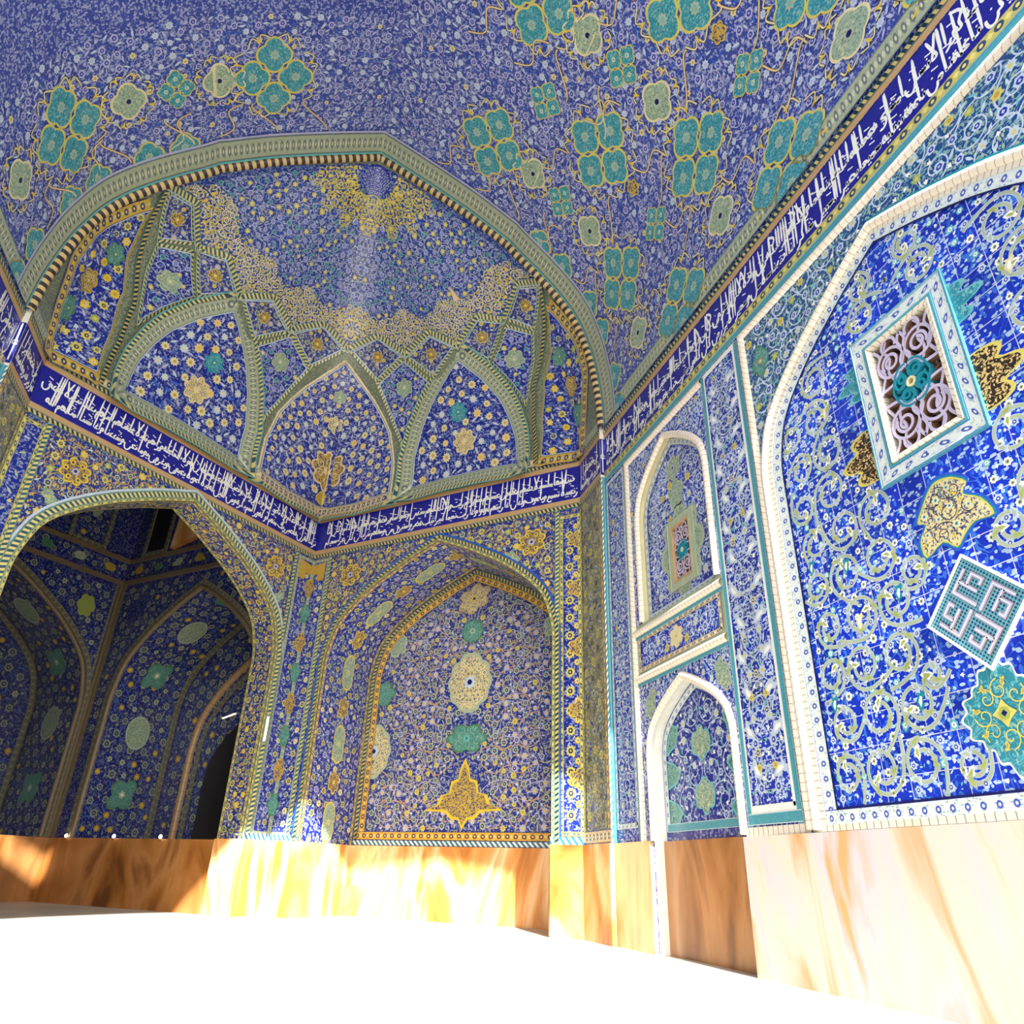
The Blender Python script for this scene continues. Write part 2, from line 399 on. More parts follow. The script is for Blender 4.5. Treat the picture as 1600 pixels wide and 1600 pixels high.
def sweep(m, P, N, pr, mat, closed=False, out=None, uscale=1.):
    """moulding: profile pr = [(sideways, height)] along points P with normals N; sideways > 0 points away from out"""
    P = np.asarray(P, float); N = np.asarray(N, float); n = len(P)
    if closed: T0 = P-np.roll(P, 1, 0); T1 = np.roll(P, -1, 0)-P
    else:
        d = np.diff(P, axis=0); T0 = np.concatenate([d[:1], d]); T1 = np.concatenate([d, d[-1:]])
    T0 = T0/np.maximum(np.linalg.norm(T0, axis=1, keepdims=True), 1e-9); T1 = T1/np.maximum(np.linalg.norm(T1, axis=1, keepdims=True), 1e-9)
    T = T0+T1; T /= np.maximum(np.linalg.norm(T, axis=1, keepdims=True), 1e-9)
    S = np.cross(N, T); S /= np.maximum(np.linalg.norm(S, axis=1, keepdims=True), 1e-9)
    mit = 1/np.clip((T*T1).sum(1), .45, 1)
    if out is not None and ((P-np.asarray(out))*S).sum(1).mean() < 0: S = -S
    pr = np.asarray(pr, float); k = len(pr)
    V = P[:, None]+S[:, None]*(pr[None, :, :1]*mit[:, None, None])+N[:, None]*pr[None, :, 1:2]
    L = np.concatenate([[0], np.cumsum(np.linalg.norm(np.diff(P, axis=0), axis=1))])
    cv = np.concatenate([[0], np.cumsum(np.hypot(*np.diff(pr, axis=0).T))]); cv /= max(cv[-1], 1e-9)
    if closed:
        V = np.concatenate([V, V[:1]]); L = np.concatenate([L, [L[-1]+np.linalg.norm(P[0]-P[-1])]]); n += 1
    UV = np.stack(np.meshgrid(L*uscale, cv, indexing='ij'), -1)
    i = np.arange(n-1)[:, None]; j = np.arange(k-1)[None]; a = i*k+j
    F = np.stack([a, a+1, a+k+1, a+k], -1).reshape(-1, 4)
    if isinstance(mat, (list, tuple)): mat = [mat[q] for _ in range(n-1) for q in range(k-1)]
    m.add(V.reshape(-1, 3), F, mat, UV.reshape(-1, 2))
def band(m, surf, pl, w0, w1, h, mat, closed=False, out=None, uscale=1.):
    pl = np.asarray(pl, float)
    o = None if out is None else surf.at(np.asarray(out, float)[None])[0]
    sweep(m, surf.at(pl), surf.nrm(pl), [(w0, h-.006), (w0, h), (w1, h), (w1, h-.006)][1:3] if h < .02 else [(w0, 0), (w0, h), (w1, h), (w1, 0)], mat, closed, o, uscale)
def roll(m, surf, pl, r, mat, closed=False, off=0., h0=0., out=None, n=6, k=1.):
    """half-round moulding"""
    pl = np.asarray(pl, float); a = np.linspace(0, PI, n+1)
    o = None if out is None else surf.at(np.asarray(out, float)[None])[0]
    sweep(m, surf.at(pl), surf.nrm(pl), [(off-r*math.cos(t), h0+r*k*math.sin(t)) for t in a], mat, closed, o)
def ring(m, surf, pl, w, h, mat): band(m, surf, pl, 0, w, h, mat, True, np.mean(np.asarray(pl, float), 0))

NPF = smooth([(1, 0), (.985, .12), (.93, .31), (.85, .435), (.72, .565), (.56, .69), (.425, .775), (.235, .885), (0, 1)], 4)
def arch(c, half, zs, za, zb):
    a = np.stack([c-half*NPF[:, 0], zs+(za-zs)*NPF[:, 1]], 1); b = np.stack([c+half*NPF[:, 0], zs+(za-zs)*NPF[:, 1]], 1)[::-1][1:]
    k = np.arange(6)/6
    l = np.stack([np.full(6, c-half), zb+(zs-zb)*k], 1); r = np.stack([np.full(6, c+half), zb+(zs-zb)*k], 1)[::-1]
    return np.concatenate([l, a, b, r])

# ------------------------------------------------------------------ motifs
def rosette(n=8, inner=.72, core=.42, pet='white', mid='yellow', eye=None):
    a = np.arange(2*n)*PI/n; r = np.where(np.arange(2*n) % 2 == 0, 1, inner)
    v = [(0, 0)]+[(r[i]*math.cos(a[i]), r[i]*math.sin(a[i])) for i in range(2*n)]; h = [.003]*len(v)
    f = [(0, 1+i, 1+(i+1) % (2*n)) for i in range(2*n)]; m = [pet]*(2*n)
    o = len(v); v += [(0, 0)]+[(core*math.cos(i*PI/3), core*math.sin(i*PI/3)) for i in range(6)]; h += [.0045]*7
    f += [(o, o+1+i, o+1+(i+1) % 6) for i in range(6)]; m += [mid]*6
    if eye:
        o = len(v); v += [(core*.5*math.cos(i*PI/2), core*.5*math.sin(i*PI/2)) for i in range(4)]; h += [.006]*4
        f += [(o, o+1, o+2), (o, o+2, o+3)]; m += [eye]*2
    return np.array(v), np.array(f), m, np.array(h)
def ringflower(pet, mid, n=6):
    return rosette(n, .8, .55, pet, mid, pet)
def leaf(mat):
    v = [(-1, 0), (-.3, .34), (.35, .38), (1, .25), (.5, -.12), (-.2, -.2)]
    return np.array(v), np.array([(0, 5, 1), (1, 5, 4), (1, 4, 2), (2, 4, 3)]), [mat]*4, np.full(6, .002)
def bud(mat, mid=None):
    v = [(0, 1), (.5, .3), (.8, -.5), (.25, -.3), (0, -1), (-.25, -.3), (-.8, -.5), (-.5, .3)]
    f = [(0, 7, 1), (7, 3, 1), (7, 5, 3), (1, 3, 2), (7, 6, 5), (5, 4, 3)]
    return np.array(v), np.array(f), [mat]*6, np.full(8, .0025)
def palmette(mat, mid):
    v = [(-1, -.1), (-.4, .45), (.1, .35), (.55, .75), (1, .6), (.75, .2), (.9, -.35), (.45, -.15), (.05, -.5), (-.4, -.3),
         (-.6, 0), (-.2, .2), (.4, .35), (.5, .1), (0, -.2)]
    f = [(0, 9, 1), (1, 9, 2), (2, 9, 8), (2, 8, 7), (2, 7, 5), (2, 5, 3), (3, 5, 4), (5, 7, 6), (10, 14, 11), (11, 14, 13), (11, 13, 12)]
    h = [.003]*10+[.0045]*5
    return np.array(v), np.array(f), [mat]*8+[mid]*3, np.array(h)
def inst(m, surf, tpl, xy, sc, rot, dh=0.):
    v, f, mt, h = tpl; xy = np.asarray(xy, float).reshape(-1, 2); n = len(xy)
    if n == 0: return
    sc = np.broadcast_to(sc, (n,)); rot = np.broadcast_to(rot, (n,)); c, s = np.cos(rot), np.sin(rot)
    X = (v[None, :, 0]*c[:, None]-v[None, :, 1]*s[:, None])*sc[:, None]+xy[:, :1]
    Y = (v[None, :, 0]*s[:, None]+v[None, :, 1]*c[:, None])*sc[:, None]+xy[:, 1:]
    P = np.stack([X, Y], -1).reshape(-1, 2); k = len(v)
    F = (f[None]+(np.arange(n)*k)[:, None, None]).reshape(-1, 3)
    mi = np.tile(np.array([m.mi(x) for x in mt]), n)
    m.add(surf.at(P, np.tile(h, n)+dh), F, mi, P)
def ribbon(m, surf, pl, w, mat, h=.0015, poly=None, taper=False):
    h = h+rng.uniform(0, .0006); pl = np.asarray(pl, float); t = np.gradient(pl, axis=0); t /= np.maximum(np.linalg.norm(t, axis=1, keepdims=True), 1e-9)
    s = np.stack([-t[:, 1], t[:, 0]], 1); n = len(pl)
    ww = np.full(n, w/2)
    if taper is True: ww = w/2*(1-.75*np.linspace(0, 1, n))
    elif taper == 'pen':
        q = np.linspace(0, 1, n); ww = w/2*np.clip(np.minimum(q, 1-q)*7+.45, 0, 1)
    A = pl+s*ww[:, None]; B = pl-s*ww[:, None]; V = np.stack([A, B], 1).reshape(-1, 2)
    i = np.arange(n-1); F = np.stack([2*i, 2*i+1, 2*i+3, 2*i+2], 1)
    if poly is not None:
        ok = inside(V, poly); F = F[ok[F].all(1)]
    m.add(surf.at(V, h), F, mat, V)
def spiral(c, R, a0, d, turns=1.6, n=34, end=.16):
    t = np.linspace(0, 1, n); r = R*(1-(1-end)*t**.85); a = a0+d*turns*2*PI*t
    return np.stack([c[0]+r*np.cos(a), c[1]+r*np.sin(a)], 1)
def hexgrid(mn, mx, a, jit):
    ny = int((mx[1]-mn[1])/(a*.866))+2; nx = int((mx[0]-mn[0])/a)+2
    j, i = np.meshgrid(np.arange(ny), np.arange(nx), indexing='ij')
    x = mn[0]+(i+.5*(j % 2))*a; y = mn[1]+j*a*.866
    col = (i-(j-j % 2)//2-j) % 3
    P = np.stack([x.ravel(), y.ravel()], 1); P = P+rng.uniform(-jit, jit, P.shape)*a
    return P, col.ravel()
def fill(m, surf, poly, a, flowers, leaves, vine=None, R=0., w=.012, avoid=(), sym=None, margin=.0, grow=1., step=None, turns=1.6, lw=1.):
    """arabesque filling of a region: scrolling stems, rosettes on a lattice, leaves between them"""
    poly = np.asarray(poly, float); mn, mx = poly.min(0), poly.max(0)
    av = np.asarray(avoid, float).reshape(-1, 3)
    def free(P, r):
        ok = within(P, poly, margin+r*.6)
        for x, y, q in av: ok &= np.hypot(P[:, 0]-x, P[:, 1]-y) > q+r*.5
        return ok
    def mirror(P):
        if sym is None: return P, np.ones(len(P))
        k = P[:, 0] >= sym; P = P[k]; M = P.copy(); M[:, 0] = 2*sym-M[:, 0]
        return np.concatenate([P, M]), np.concatenate([np.ones(len(P)), -np.ones(len(P))])
    if vine and R > 0:
        st = step or R*1.9
        mn2 = mn-np.array([(.5 if sym is None else 0), .5])*R
        if sym is not None: mn2[0] = sym+R*1.02-st*10
        P, _ = hexgrid(mn2, mx+R, st, .03); k = 0
        P, sg = mirror(P)
        for c, s in zip(P, sg):
            if not within(c[None], poly, margin+R*.25)[0]: continue
            if len(av) and (np.hypot(av[:, 0]-c[0], av[:, 1]-c[1]) < av[:, 2]+R*.3).any(): continue
            d = s*(1 if int(round(c[1]/(st*.866))) % 2 else -1); a0 = PI/2+.5*s
            ribbon(m, surf, spiral(c, R, a0, d, turns), w, vine, .0015, poly)
            tail = np.array([c+R*np.array([math.cos(a0-d*t*.9), math.sin(a0-d*t*.9)])*(1+t*.35) for t in np.linspace(0, 1, 10)])
            ribbon(m, surf, tail, w, vine, .0013, poly)
    P, col = hexgrid(mn if sym is None else np.array([sym+a*.5-a*math.ceil((sym-mn[0])/a+1), mn[1]]), mx, a, .17)
    if sym is not None:
        k = P[:, 0] >= sym; P, col = P[k], col[k]
    ww = np.array([f[0] for f in flowers], float); ww /= ww.sum()
    fl = col == 0
    ch = rng.choice(len(flowers), len(P), p=ww); rot = rng.uniform(0, 2*PI, len(P)); sz = rng.uniform(.85, 1.15, len(P))
    lch = rng.integers(0, len(leaves), len(P))
    for s in ((1, -1) if sym is not None else (1,)):
        PP = P.copy(); rr = rot
        if s < 0: PP[:, 0] = 2*sym-PP[:, 0]; rr = PI-rot
        for q, (wt, tpl, size) in enumerate(flowers):
            k = fl & (ch == q); k[k] = free(PP[k], size*a)
            inst(m, surf, tpl, PP[k], sz[k]*size*a*grow, rr[k])
        for q, (tpl, size) in enumerate(leaves):
            k = (~fl) & (lch == q); k[k] = free(PP[k], size*a)
            inst(m, surf, tpl, PP[k], sz[k]*size*a*grow, rr[k])
def lobed(c, rx, ry, n=8, amp=.12, rot=0., pts=72, point=0.):
    t = np.linspace(0, 2*PI, pts, endpoint=False); r = 1-amp+amp*np.abs(np.cos(n*t/2))*1.3+point*np.exp(-(np.minimum(np.abs(t-PI/2), np.abs(t-3*PI/2))/.22)**2)
    x, y = rx*r*np.cos(t), ry*r*np.sin(t); c_, s_ = math.cos(rot), math.sin(rot)
    return np.stack([c[0]+x*c_-y*s_, c[1]+x*s_+y*c_], 1)
def clip(pl, k, v, keep):
    """part of a polygon on one side of the line coordinate k = v"""
    o = []; n = len(pl)
    for i in range(n):
        a, b = pl[i], pl[(i+1) % n]; ia, ib = (a[k]-v)*keep >= 0, (b[k]-v)*keep >= 0
        if ia: o.append(a)
        if ia != ib: o.append(a+(b-a)*(v-a[k])/(b[k]-a[k]))
    return np.array(o)
def medallion(m, surf, c, rx, ry, edge, ground, n=8, amp=.12, rot=0., vine=None, flower=None, point=0., h=.006, grid=None, hole=None, gap=None):
    o = lobed(c, rx, ry, n, amp, rot, point=point); i = c+(o-np.array(c))*(.95 if gap and rx > .5 else .88)
    if gap:
        for v, k in ((gap[0], -1), (gap[1], 1)):
            for q, hh, mm in ((clip(o, 0, v, k), h, edge), (clip(i, 0, v, k), h+.0015, ground)):
                if len(q) > 2: area(m, surf, q, hh, mm)
        return
    area(m, surf, o, h, edge, grid, hole); area(m, surf, i, h+.0015, ground, grid, hole)
    if flower: inst(m, surf, flower, [c], min(rx, ry)*.3, rot, h+.001)
    if vine:
        for k in range(6):
            a = rot+k*PI/3; q = (c[0]+rx*.5*math.cos(a), c[1]+ry*.5*math.sin(a))
            ribbon(m, surf, spiral(q, min(rx, ry)*.26, a, 1 if k % 2 else -1, 1.3, 16), min(rx, ry)*.045, vine, h+.003)

# ------------------------------------------------------------------ inscription
G = {}
def glyph(k, adv, *st): G[k] = (adv, st)
BOWL = [(.0, .1), (.1, -.5), (.55, -.95), (1.1, -.7), (1.3, .1), (1.25, .4)]
def sh(st, dx): return [(x+dx, y) for x, y in st]
glyph('tooth', .5, [(0, 0), (.05, .55), (.17, .05), (.5, 0)])
glyph('boat', 1.7, [(0, .3), (.15, -.05), (.9, -.12), (1.5, 0), (1.68, .5)])
glyph('bowl', 1.4, BOWL)
glyph('yaf', .75, [(0, 0), (.4, .3), (.2, .55), (.1, .2), (.5, -.15), (.6, -.6), (.1, -.95), (-.5, -.75)])
glyph('sin', 1.0, [(0, 0), (.05, .5), (.18, .03), (.3, .05), (.36, .5), (.48, .03), (.6, .05), (.66, .55), (.8, 0), (1.0, 0)])
glyph('sinf', 2.0, [(0, 0), (.05, .5), (.18, .03), (.3, .05), (.36, .5), (.48, .03), (.6, .05)], sh(BOWL, .6))
glyph('sad', 1.3, [(0, 0), (.1, .45), (.55, .7), (.92, .38), (.6, .02), (0, 0)], [(.6, .02), (.95, .1), (1.05, .45), (1.15, 0), (1.3, 0)])
glyph('sadf', 2.2, [(0, 0), (.1, .45), (.55, .7), (.92, .38), (.6, .02), (0, 0)], sh(BOWL, .85))
glyph('ta', 1.1, [(.15, 3.2), (.2, 0)], [(0, 0), (.2, .4), (.6, .7), (.95, .35), (.6, 0), (1.1, 0)])
glyph('ayni', .8, [(.55, .8), (.15, .75), (.05, .4), (.35, .15), (.8, 0)])
glyph('aynm', .7, [(0, 0), (.15, .45), (.55, .5), (.25, .03), (.7, 0)])
glyph('aynf', 1.2, [(0, .1), (.15, .5), (.5, .45), (.2, .0), (.05, -.5), (.4, -1.0), (1.0, -.85)])
glyph('fa', .65, [(0, 0), (.05, .6), (.33, .75), (.48, .42), (.25, .2), (.4, .02), (.65, 0)])
glyph('faf', 1.9, [(0, 0), (.05, .6), (.33, .75), (.48, .42), (.2, .15), (.4, -.05), (1.1, -.1), (1.7, .05), (1.85, .5)])
glyph('qaf', 1.7, [(0, 0), (.05, .6), (.33, .75), (.48, .42), (.2, .15)], sh(BOWL, .35))
glyph('kaf', .95, [(1.1, 3.3), (.1, 2.2), (.55, 1.0), (.45, .05), (.95, 0)], [(1.3, 3.55), (.2, 2.6)])
glyph('kaff', 1.8, [(.05, 3.5), (.1, .2), (.3, -.05), (1.1, -.08), (1.7, .4)], [(.5, 1.3), (.3, 1.0), (.65, .85), (.4, .6)])
glyph('lam', .5, [(.02, 3.6), (.08, .2), (.2, .02), (.5, 0)])
glyph('lamf', 1.5, [(.02, 3.6), (.06, .1)], sh(BOWL, .06))
glyph('la', 1.25, [(0, 3.6), (.5, 1.4), (.95, .1)], [(1.15, 3.5), (.6, 1.2), (.3, .25), (.55, -.02), (1.0, .1)])
glyph('alif', .38, [(.02, 3.7), (.1, .0)])
glyph('aliff', .55, [(0, 0), (.22, .06), (.3, .6), (.28, 3.6)])
glyph('mim', .7, [(0, 0), (.1, .38), (.4, .36), (.45, -.08), (.2, -.12), (.2, .05), (.7, 0)])
glyph('mimf', .65, [(0, 0), (.12, .4), (.42, .3), (.38, -.1), (.15, -.05), (.4, -.1), (.5, -.6), (.42, -1.3)])
glyph('ha', .85, [(0, 0), (.1, .7), (.6, .85), (.65, .1), (.15, .08), (.5, .65), (.85, 0)])
glyph('haf', .6, [(0, 0), (.15, .85), (.45, .5), (.35, .05), (.05, .12)])
glyph('waw', .75, [(.35, .1), (.02, .2), (.1, .65), (.4, .6), (.45, .1), (.4, -.45), (.95, -.8)])
glyph('ra', .6, [(0, .15), (.16, -.1), (.35, -.6), (.95, -.95)])
glyph('dal', .75, [(.1, .85), (.38, .4), (.3, .02), (-.05, .03), (.7, -.02)])
glyph('hah', .85, [(-.1, .6), (.15, .75), (.6, .5), (.1, .0), (.85, 0)])
glyph('hahf', 1.2, [(-.1, .6), (.15, .75), (.6, .5), (.1, .1), (.05, -.6), (.5, -1.05), (1.1, -.9)])
glyph('hamza', .35, [(.25, .6), (.05, .5), (.25, .3), (0, .2)])
AR = {'ا': 'ALIF', 'أ': 'ALIF', 'إ': 'ALIF', 'آ': 'ALIF', 'ب': ('tooth', 'boat', -1), 'ت': ('tooth', 'boat', 2), 'ث': ('tooth', 'boat', 3), 'ن': ('tooth', 'bowl', 1),
      'ي': ('tooth', 'yaf', -2), 'ى': ('tooth', 'yaf', 0), 'ئ': ('tooth', 'yaf', 0), 'س': ('sin', 'sinf', 0), 'ش': ('sin', 'sinf', 3), 'ص': ('sad', 'sadf', 0),
      'ض': ('sad', 'sadf', 1), 'ط': ('ta', 'ta', 0), 'ظ': ('ta', 'ta', 1), 'ع': ('aynm', 'aynf', 0), 'غ': ('aynm', 'aynf', 1), 'ف': ('fa', 'faf', 1), 'ق': ('fa', 'qaf', 2),
      'ك': ('kaf', 'kaff', 0), 'ل': ('lam', 'lamf', 0), 'م': ('mim', 'mimf', 0), 'ه': ('ha', 'haf', 0), 'ة': ('haf', 'haf', 2), 'و': ('waw', 'waw', 0), 'ؤ': ('waw', 'waw', 0),
      'ر': ('ra', 'ra', 0), 'ز': ('ra', 'ra', 1), 'د': ('dal', 'dal', 0), 'ذ': ('dal', 'dal', 1), 'ح': ('hah', 'hahf', 0), 'ج': ('hah', 'hahf', -1), 'خ': ('hah', 'hahf', 1), 'ء': ('hamza', 'hamza', 0)}
NOJ = set('اأإآةوؤرزدذىء')
def word_strokes(w):
    x = 0.; st = []; dots = []; i = 0; joined = False
    while i < len(w):
        ch = w[i]; last = i == len(w)-1
        if ch == 'ل' and not last and w[i+1] in 'اأإآ':
            adv, ss = G['la']; st += [sh(s, x) for s in ss]; x += adv; i += 2; joined = False; continue
        if AR[ch] == 'ALIF': key, nd = ('aliff' if joined else 'alif'), 0
        else:
            a, b, nd = AR[ch]; key = b if (last or ch in NOJ) else a
            if ch in 'عغ' and not joined and key == 'aynm': key = 'ayni'
        adv, ss = G[key]; st += [sh(s, x) for s in ss]
        for q in range(abs(nd)):
            dots.append((x+adv*.35+(q-(abs(nd)-1)/2)*.28, (1.05 if nd > 0 else -.55)+(.22 if q == 1 and abs(nd) == 3 else 0)))
        x += adv; joined = ch not in NOJ; i += 1
    return x, st, dots
def inscribe(m, surf, u0, d, L, z0, H, text, mat='white', pen=.027):
    """two interlocked lines of tall script; d = direction of writing along u"""
    W = [word_strokes(w) for w in text.split()]
    un = H*.125; cur = [0.04, 0.10]
    for adv, st, dots in W:
        ln = 0 if cur[0] <= cur[1] else 1
        if cur[ln]+adv*un > L-.03:
            ln = 1-ln
            if cur[ln]+adv*un > L-.03: continue
        base = z0+H*(.17 if ln == 0 else .55); tall = H*(.80 if ln == 0 else .41)
        def mp(p):
            y = p[1]*un if p[1] < 1.1 else 1.1*un+(p[1]-1.1)/(3.6-1.1)*(tall-1.1*un)
            return (u0+d*(cur[ln]+p[0]*un-y*.06), base+y)
        for s in st:
            pl = smooth([mp(p) for p in s], 4) if len(s) > 2 else np.array([np.array(mp(s[0]))*(1-t)+np.array(mp(s[1]))*t for t in np.linspace(0, 1, 6)])
            big = max(p[1] for p in s)-min(p[1] for p in s) > 2
            ribbon(m, surf, pl, pen*(1.05 if surf is C else .95)*(1 if big else .94), mat, .004+.001*ln, None, 'pen')
        for p in dots:
            q = np.array(mp(p)); r = un*.15
            m.add(surf.at(q+np.array([(0, r), (r, 0), (0, -r), (-r, 0)]), .005), [[0, 1, 2, 3]], mat)
        for k in range(2):                              # vowel strokes over the words
            q = np.array(mp((adv*(.3+.4*k), 1.45+.5*k))); ribbon(m, surf, np.array([q+np.array([-.03*d, -.008]), q, q+np.array([.035*d, .015])]), pen*.55, mat, .004)
        cur[ln] += adv*un+un*.2

T1 = "بسم الله الرحمن الرحيم هل أتى على الإنسان حين من الدهر لم يكن شيئا مذكورا إنا خلقنا الإنسان من نطفة أمشاج نبتليه فجعلناه سميعا بصيرا إنا هديناه السبيل إما شاكرا وإما كفورا إنا أعتدنا للكافرين سلاسل وأغلالا وسعيرا إن الأبرار يشربون من كأس كان مزاجها كافورا عينا يشرب بها عباد الله يفجرونها تفجيرا يوفون بالنذر ويخافون يوما كان شره مستطيرا ويطعمون الطعام على حبه مسكينا ويتيما وأسيرا إنما نطعمكم لوجه الله لا نريد منكم جزاء ولا شكورا إنا نخاف من ربنا يوما عبوسا قمطريرا فوقاهم الله شر ذلك اليوم ولقاهم نضرة وسرورا وجزاهم بما صبروا جنة وحريرا متكئين فيها على الأرائك لا يرون فيها شمسا ولا زمهريرا"
T2 = "قوارير من فضة قدروها تقديرا ويسقون فيها كأسا كان مزاجها"
T3 = "زنجبيلا عينا فيها تسمى سلسبيلا ويطوف عليهم ولدان مخلدون إذا رأيتهم حسبتهم لؤلؤا منثورا وإذا رأيت ثم رأيت نعيما وملكا كبيرا عاليهم ثياب سندس خضر وإستبرق وحلوا أساور من فضة وسقاهم ربهم شرابا طهورا إن هذا كان لكم جزاء وكان سعيكم مشكورا إنا نحن"
T4 = "نزلنا عليك القرآن تنزيلا فاصبر لحكم ربك ولا تطع منهم آثما أو كفورا واذكر اسم ربك بكرة وأصيلا ومن الليل فاسجد له وسبحه ليلا طويلا إن هؤلاء يحبون العاجلة ويذرون وراءهم يوما ثقيلا نحن خلقناهم وشددنا أسرهم وإذا شئنا بدلنا أمثالهم تبديلا صدق الله"
T5 = "إن هذه تذكرة فمن شاء اتخذ إلى ربه سبيلا وما تشاءون إلا أن يشاء الله إن الله كان عليما حكيما يدخل من يشاء في رحمته والظالمين أعد لهم عذابا أليما"

# ------------------------------------------------------------------ flower sets
F_gold = [(3, rosette(8, .7, .4, 'butter', 'navy', 'butter'), .52), (2, rosette(6, .75, .45, 'yellow', 'cream', 'ochre'), .5), (2, ringflower('sage', 'navy'), .46), (2, rosette(6, .7, .4, 'lime', 'butter'), .46)]
L_gold = [(leaf('ochre'), .36), (leaf('sage'), .36), (bud('butter'), .26), (leaf('ice'), .34)]
F_niche = [(3, ringflower('sage', 'navy'), .46), (2, rosette(8, .7, .4, 'lilac', 'yellow'), .46), (1, rosette(8, .7, .4, 'butter', 'ochre'), .42)]
L_niche = [(leaf('lilac'), .34), (leaf('sage'), .34), (bud('ice'), .24), (leaf('buff'), .34)]
F_panel = [(4, rosette(10, .68, .36, 'cream', 'ochre'), .52), (2, rosette(8, .7, .4, 'ice', 'cream'), .46), (1.2, rosette(8, .7, .4, 'peach', 'yellow'), .5)]
L_jmb = [(leaf('lilac'), .36), (leaf('sage'), .36), (bud('ice'), .26), (leaf('buff'), .3)]
F_jmb = [(3, ringflower('butter', 'navy'), .46), (2, ringflower('sage', 'navy'), .46), (2, rosette(8, .7, .4, 'cream', 'butter', 'navy'), .44), (1, ringflower('lilac', 'cobalt'), .44)]
L_panel = [(leaf('ice'), .42), (leaf('lilac'), .4), (bud('ice'), .26), (leaf('sky_blue'), .42)]
F_dome = [(3, ringflower('lilac', 'sky_blue'), .46), (2, ringflower('aqua', 'navy'), .44), (1.3, rosette(6, .7, .4, 'butter', 'cream'), .46)]
L_dome = [(leaf('lilac'), .4), (leaf('sage'), .36), (bud('ice'), .24), (leaf('sky_blue'), .4)]
F_side = [(3, ringflower('ice', 'cobalt'), .46), (2, rosette(8, .7, .4, 'ice', 'butter'), .44), (.6, rosette(6, .7, .42, 'butter', 'ochre'), .44)]
L_side = [(leaf('ice'), .4), (leaf('ice'), .36), (bud('white'), .25), (leaf('aqua'), .36)]
F_jamb = [(2, ringflower('olive', 'navy'), .5), (2, ringflower('butter', 'olive'), .46), (1, rosette(6, .7, .4, 'sage', 'cobalt'), .44)]
L_jamb = [(leaf('olive'), .4), (leaf('sage'), .34), (leaf('buff'), .36), (leaf('cobalt'), .4)]
F_post = [(3, ringflower('butter', 'navy'), .5), (2, ringflower('sage', 'cobalt'), .48), (1, rosette(6, .7, .4, 'yellow', 'cream'), .42)]
L_post = [(leaf('sage'), .34), (bud('butter'), .24), (leaf('lilac'), .34)]
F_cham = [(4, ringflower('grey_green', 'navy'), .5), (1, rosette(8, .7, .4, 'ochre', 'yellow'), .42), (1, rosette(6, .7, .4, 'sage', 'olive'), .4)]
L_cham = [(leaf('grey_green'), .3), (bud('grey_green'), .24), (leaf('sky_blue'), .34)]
F_big = [(3, rosette(6, .72, .45, 'ice', 'cobalt', 'white'), .42), (2, rosette(8, .75, .45, 'white', 'lime', 'cobalt'), .42), (1, ringflower('aqua', 'white'), .42)]
L_big = [(bud('white'), .22), (leaf('ice'), .26), (bud('ice'), .2), (leaf('aqua'), .2)]
F_vault = [(3, ringflower('lilac', 'cobalt'), .46), (2, rosette(8, .7, .4, 'ice', 'lilac'), .44), (.5, rosette(6, .7, .4, 'cream', 'ochre'), .4)]
L_vault = [(leaf('lilac'), .46), (leaf('ice'), .44), (leaf('sky_blue'), .4), (bud('lilac'), .28)]
#PART2
# ------------------------------------------------------------------ the walls of the bay
dA = (K-AE)/np.linalg.norm(K-AE); dB = (BE-K)/np.linalg.norm(BE-K)
A = Plane(AE, dA, (dA[1], -dA[0])); LA = float(np.linalg.norm(K-AE))
B = Plane(K, dB, (dB[1], -dB[0])); LB = float(np.linalg.norm(BE-K))
XW = 4.40
C = Plane((XW, 0), (0, 1), (-1, 0)); C.hs = .3; D = Plane((-XW, 0), (0, 1), (1, 0))
JR = Plane((4.32, YA), BE-np.array([4.32, YA]), (-1, .02)); JL = Plane((-4.32, YA), AE-np.array([-4.32, YA]), (1, .02)); LJ = .96
DT = .41                                       # top of the stone dado
Z0, Z1 = 6.0, 6.65                             # inscription
VA = Vault(); DO = Dome()
def rect(u0, u1, z0, z1): return [(u0, z0), (u1, z0), (u1, z1), (u0, z1)]
def at3(P, u, z, h=0): return tuple(P.at(np.array([[u, z]], float), h)[0])
def simple(name, P, pts, mat, h=0., parent=None, grid=None):
    m = MB(); area(m, P, pts, h, mat, grid); return m.build(name, parent)
def cut_rect(r, a):
    """rectangle with an arch standing on its lower edge taken out"""
    u0, u1, z0, z1 = r; return [(u0, z0), (u0, z1), (u1, z1), (u1, z0)]+[tuple(p) for p in a[::-1]]
def soffit_part(root, P, pl, cen, depth, ground, fl, lv, a, extras=None, vine=None, R=0, edge=None):
    so = Soffit(P, pl, cen); m = MB(); n = len(so.c)
    U = np.repeat(so.c, 3); V = np.tile([0, depth/2, depth], n); uv = np.stack([U, V], 1)
    i = np.arange(n-1)[:, None]*3; j = np.arange(2)[None]; q = i+j
    m.add(so.at(uv), np.stack([q, q+1, q+4, q+3], -1).reshape(-1, 4), ground, uv)
    fill(m, so, [(0, .03), (so.L, .03), (so.L, depth-.03), (0, depth-.03)], a, fl, lv, vine, R)
    if edge:
        for w in (0.03, depth-.05):
            band(m, so, np.stack([so.c, np.full(n, w)], 1), -.035, .035, .008, edge)
    if extras: extras(m, so)
    return m.build('soffit', root)

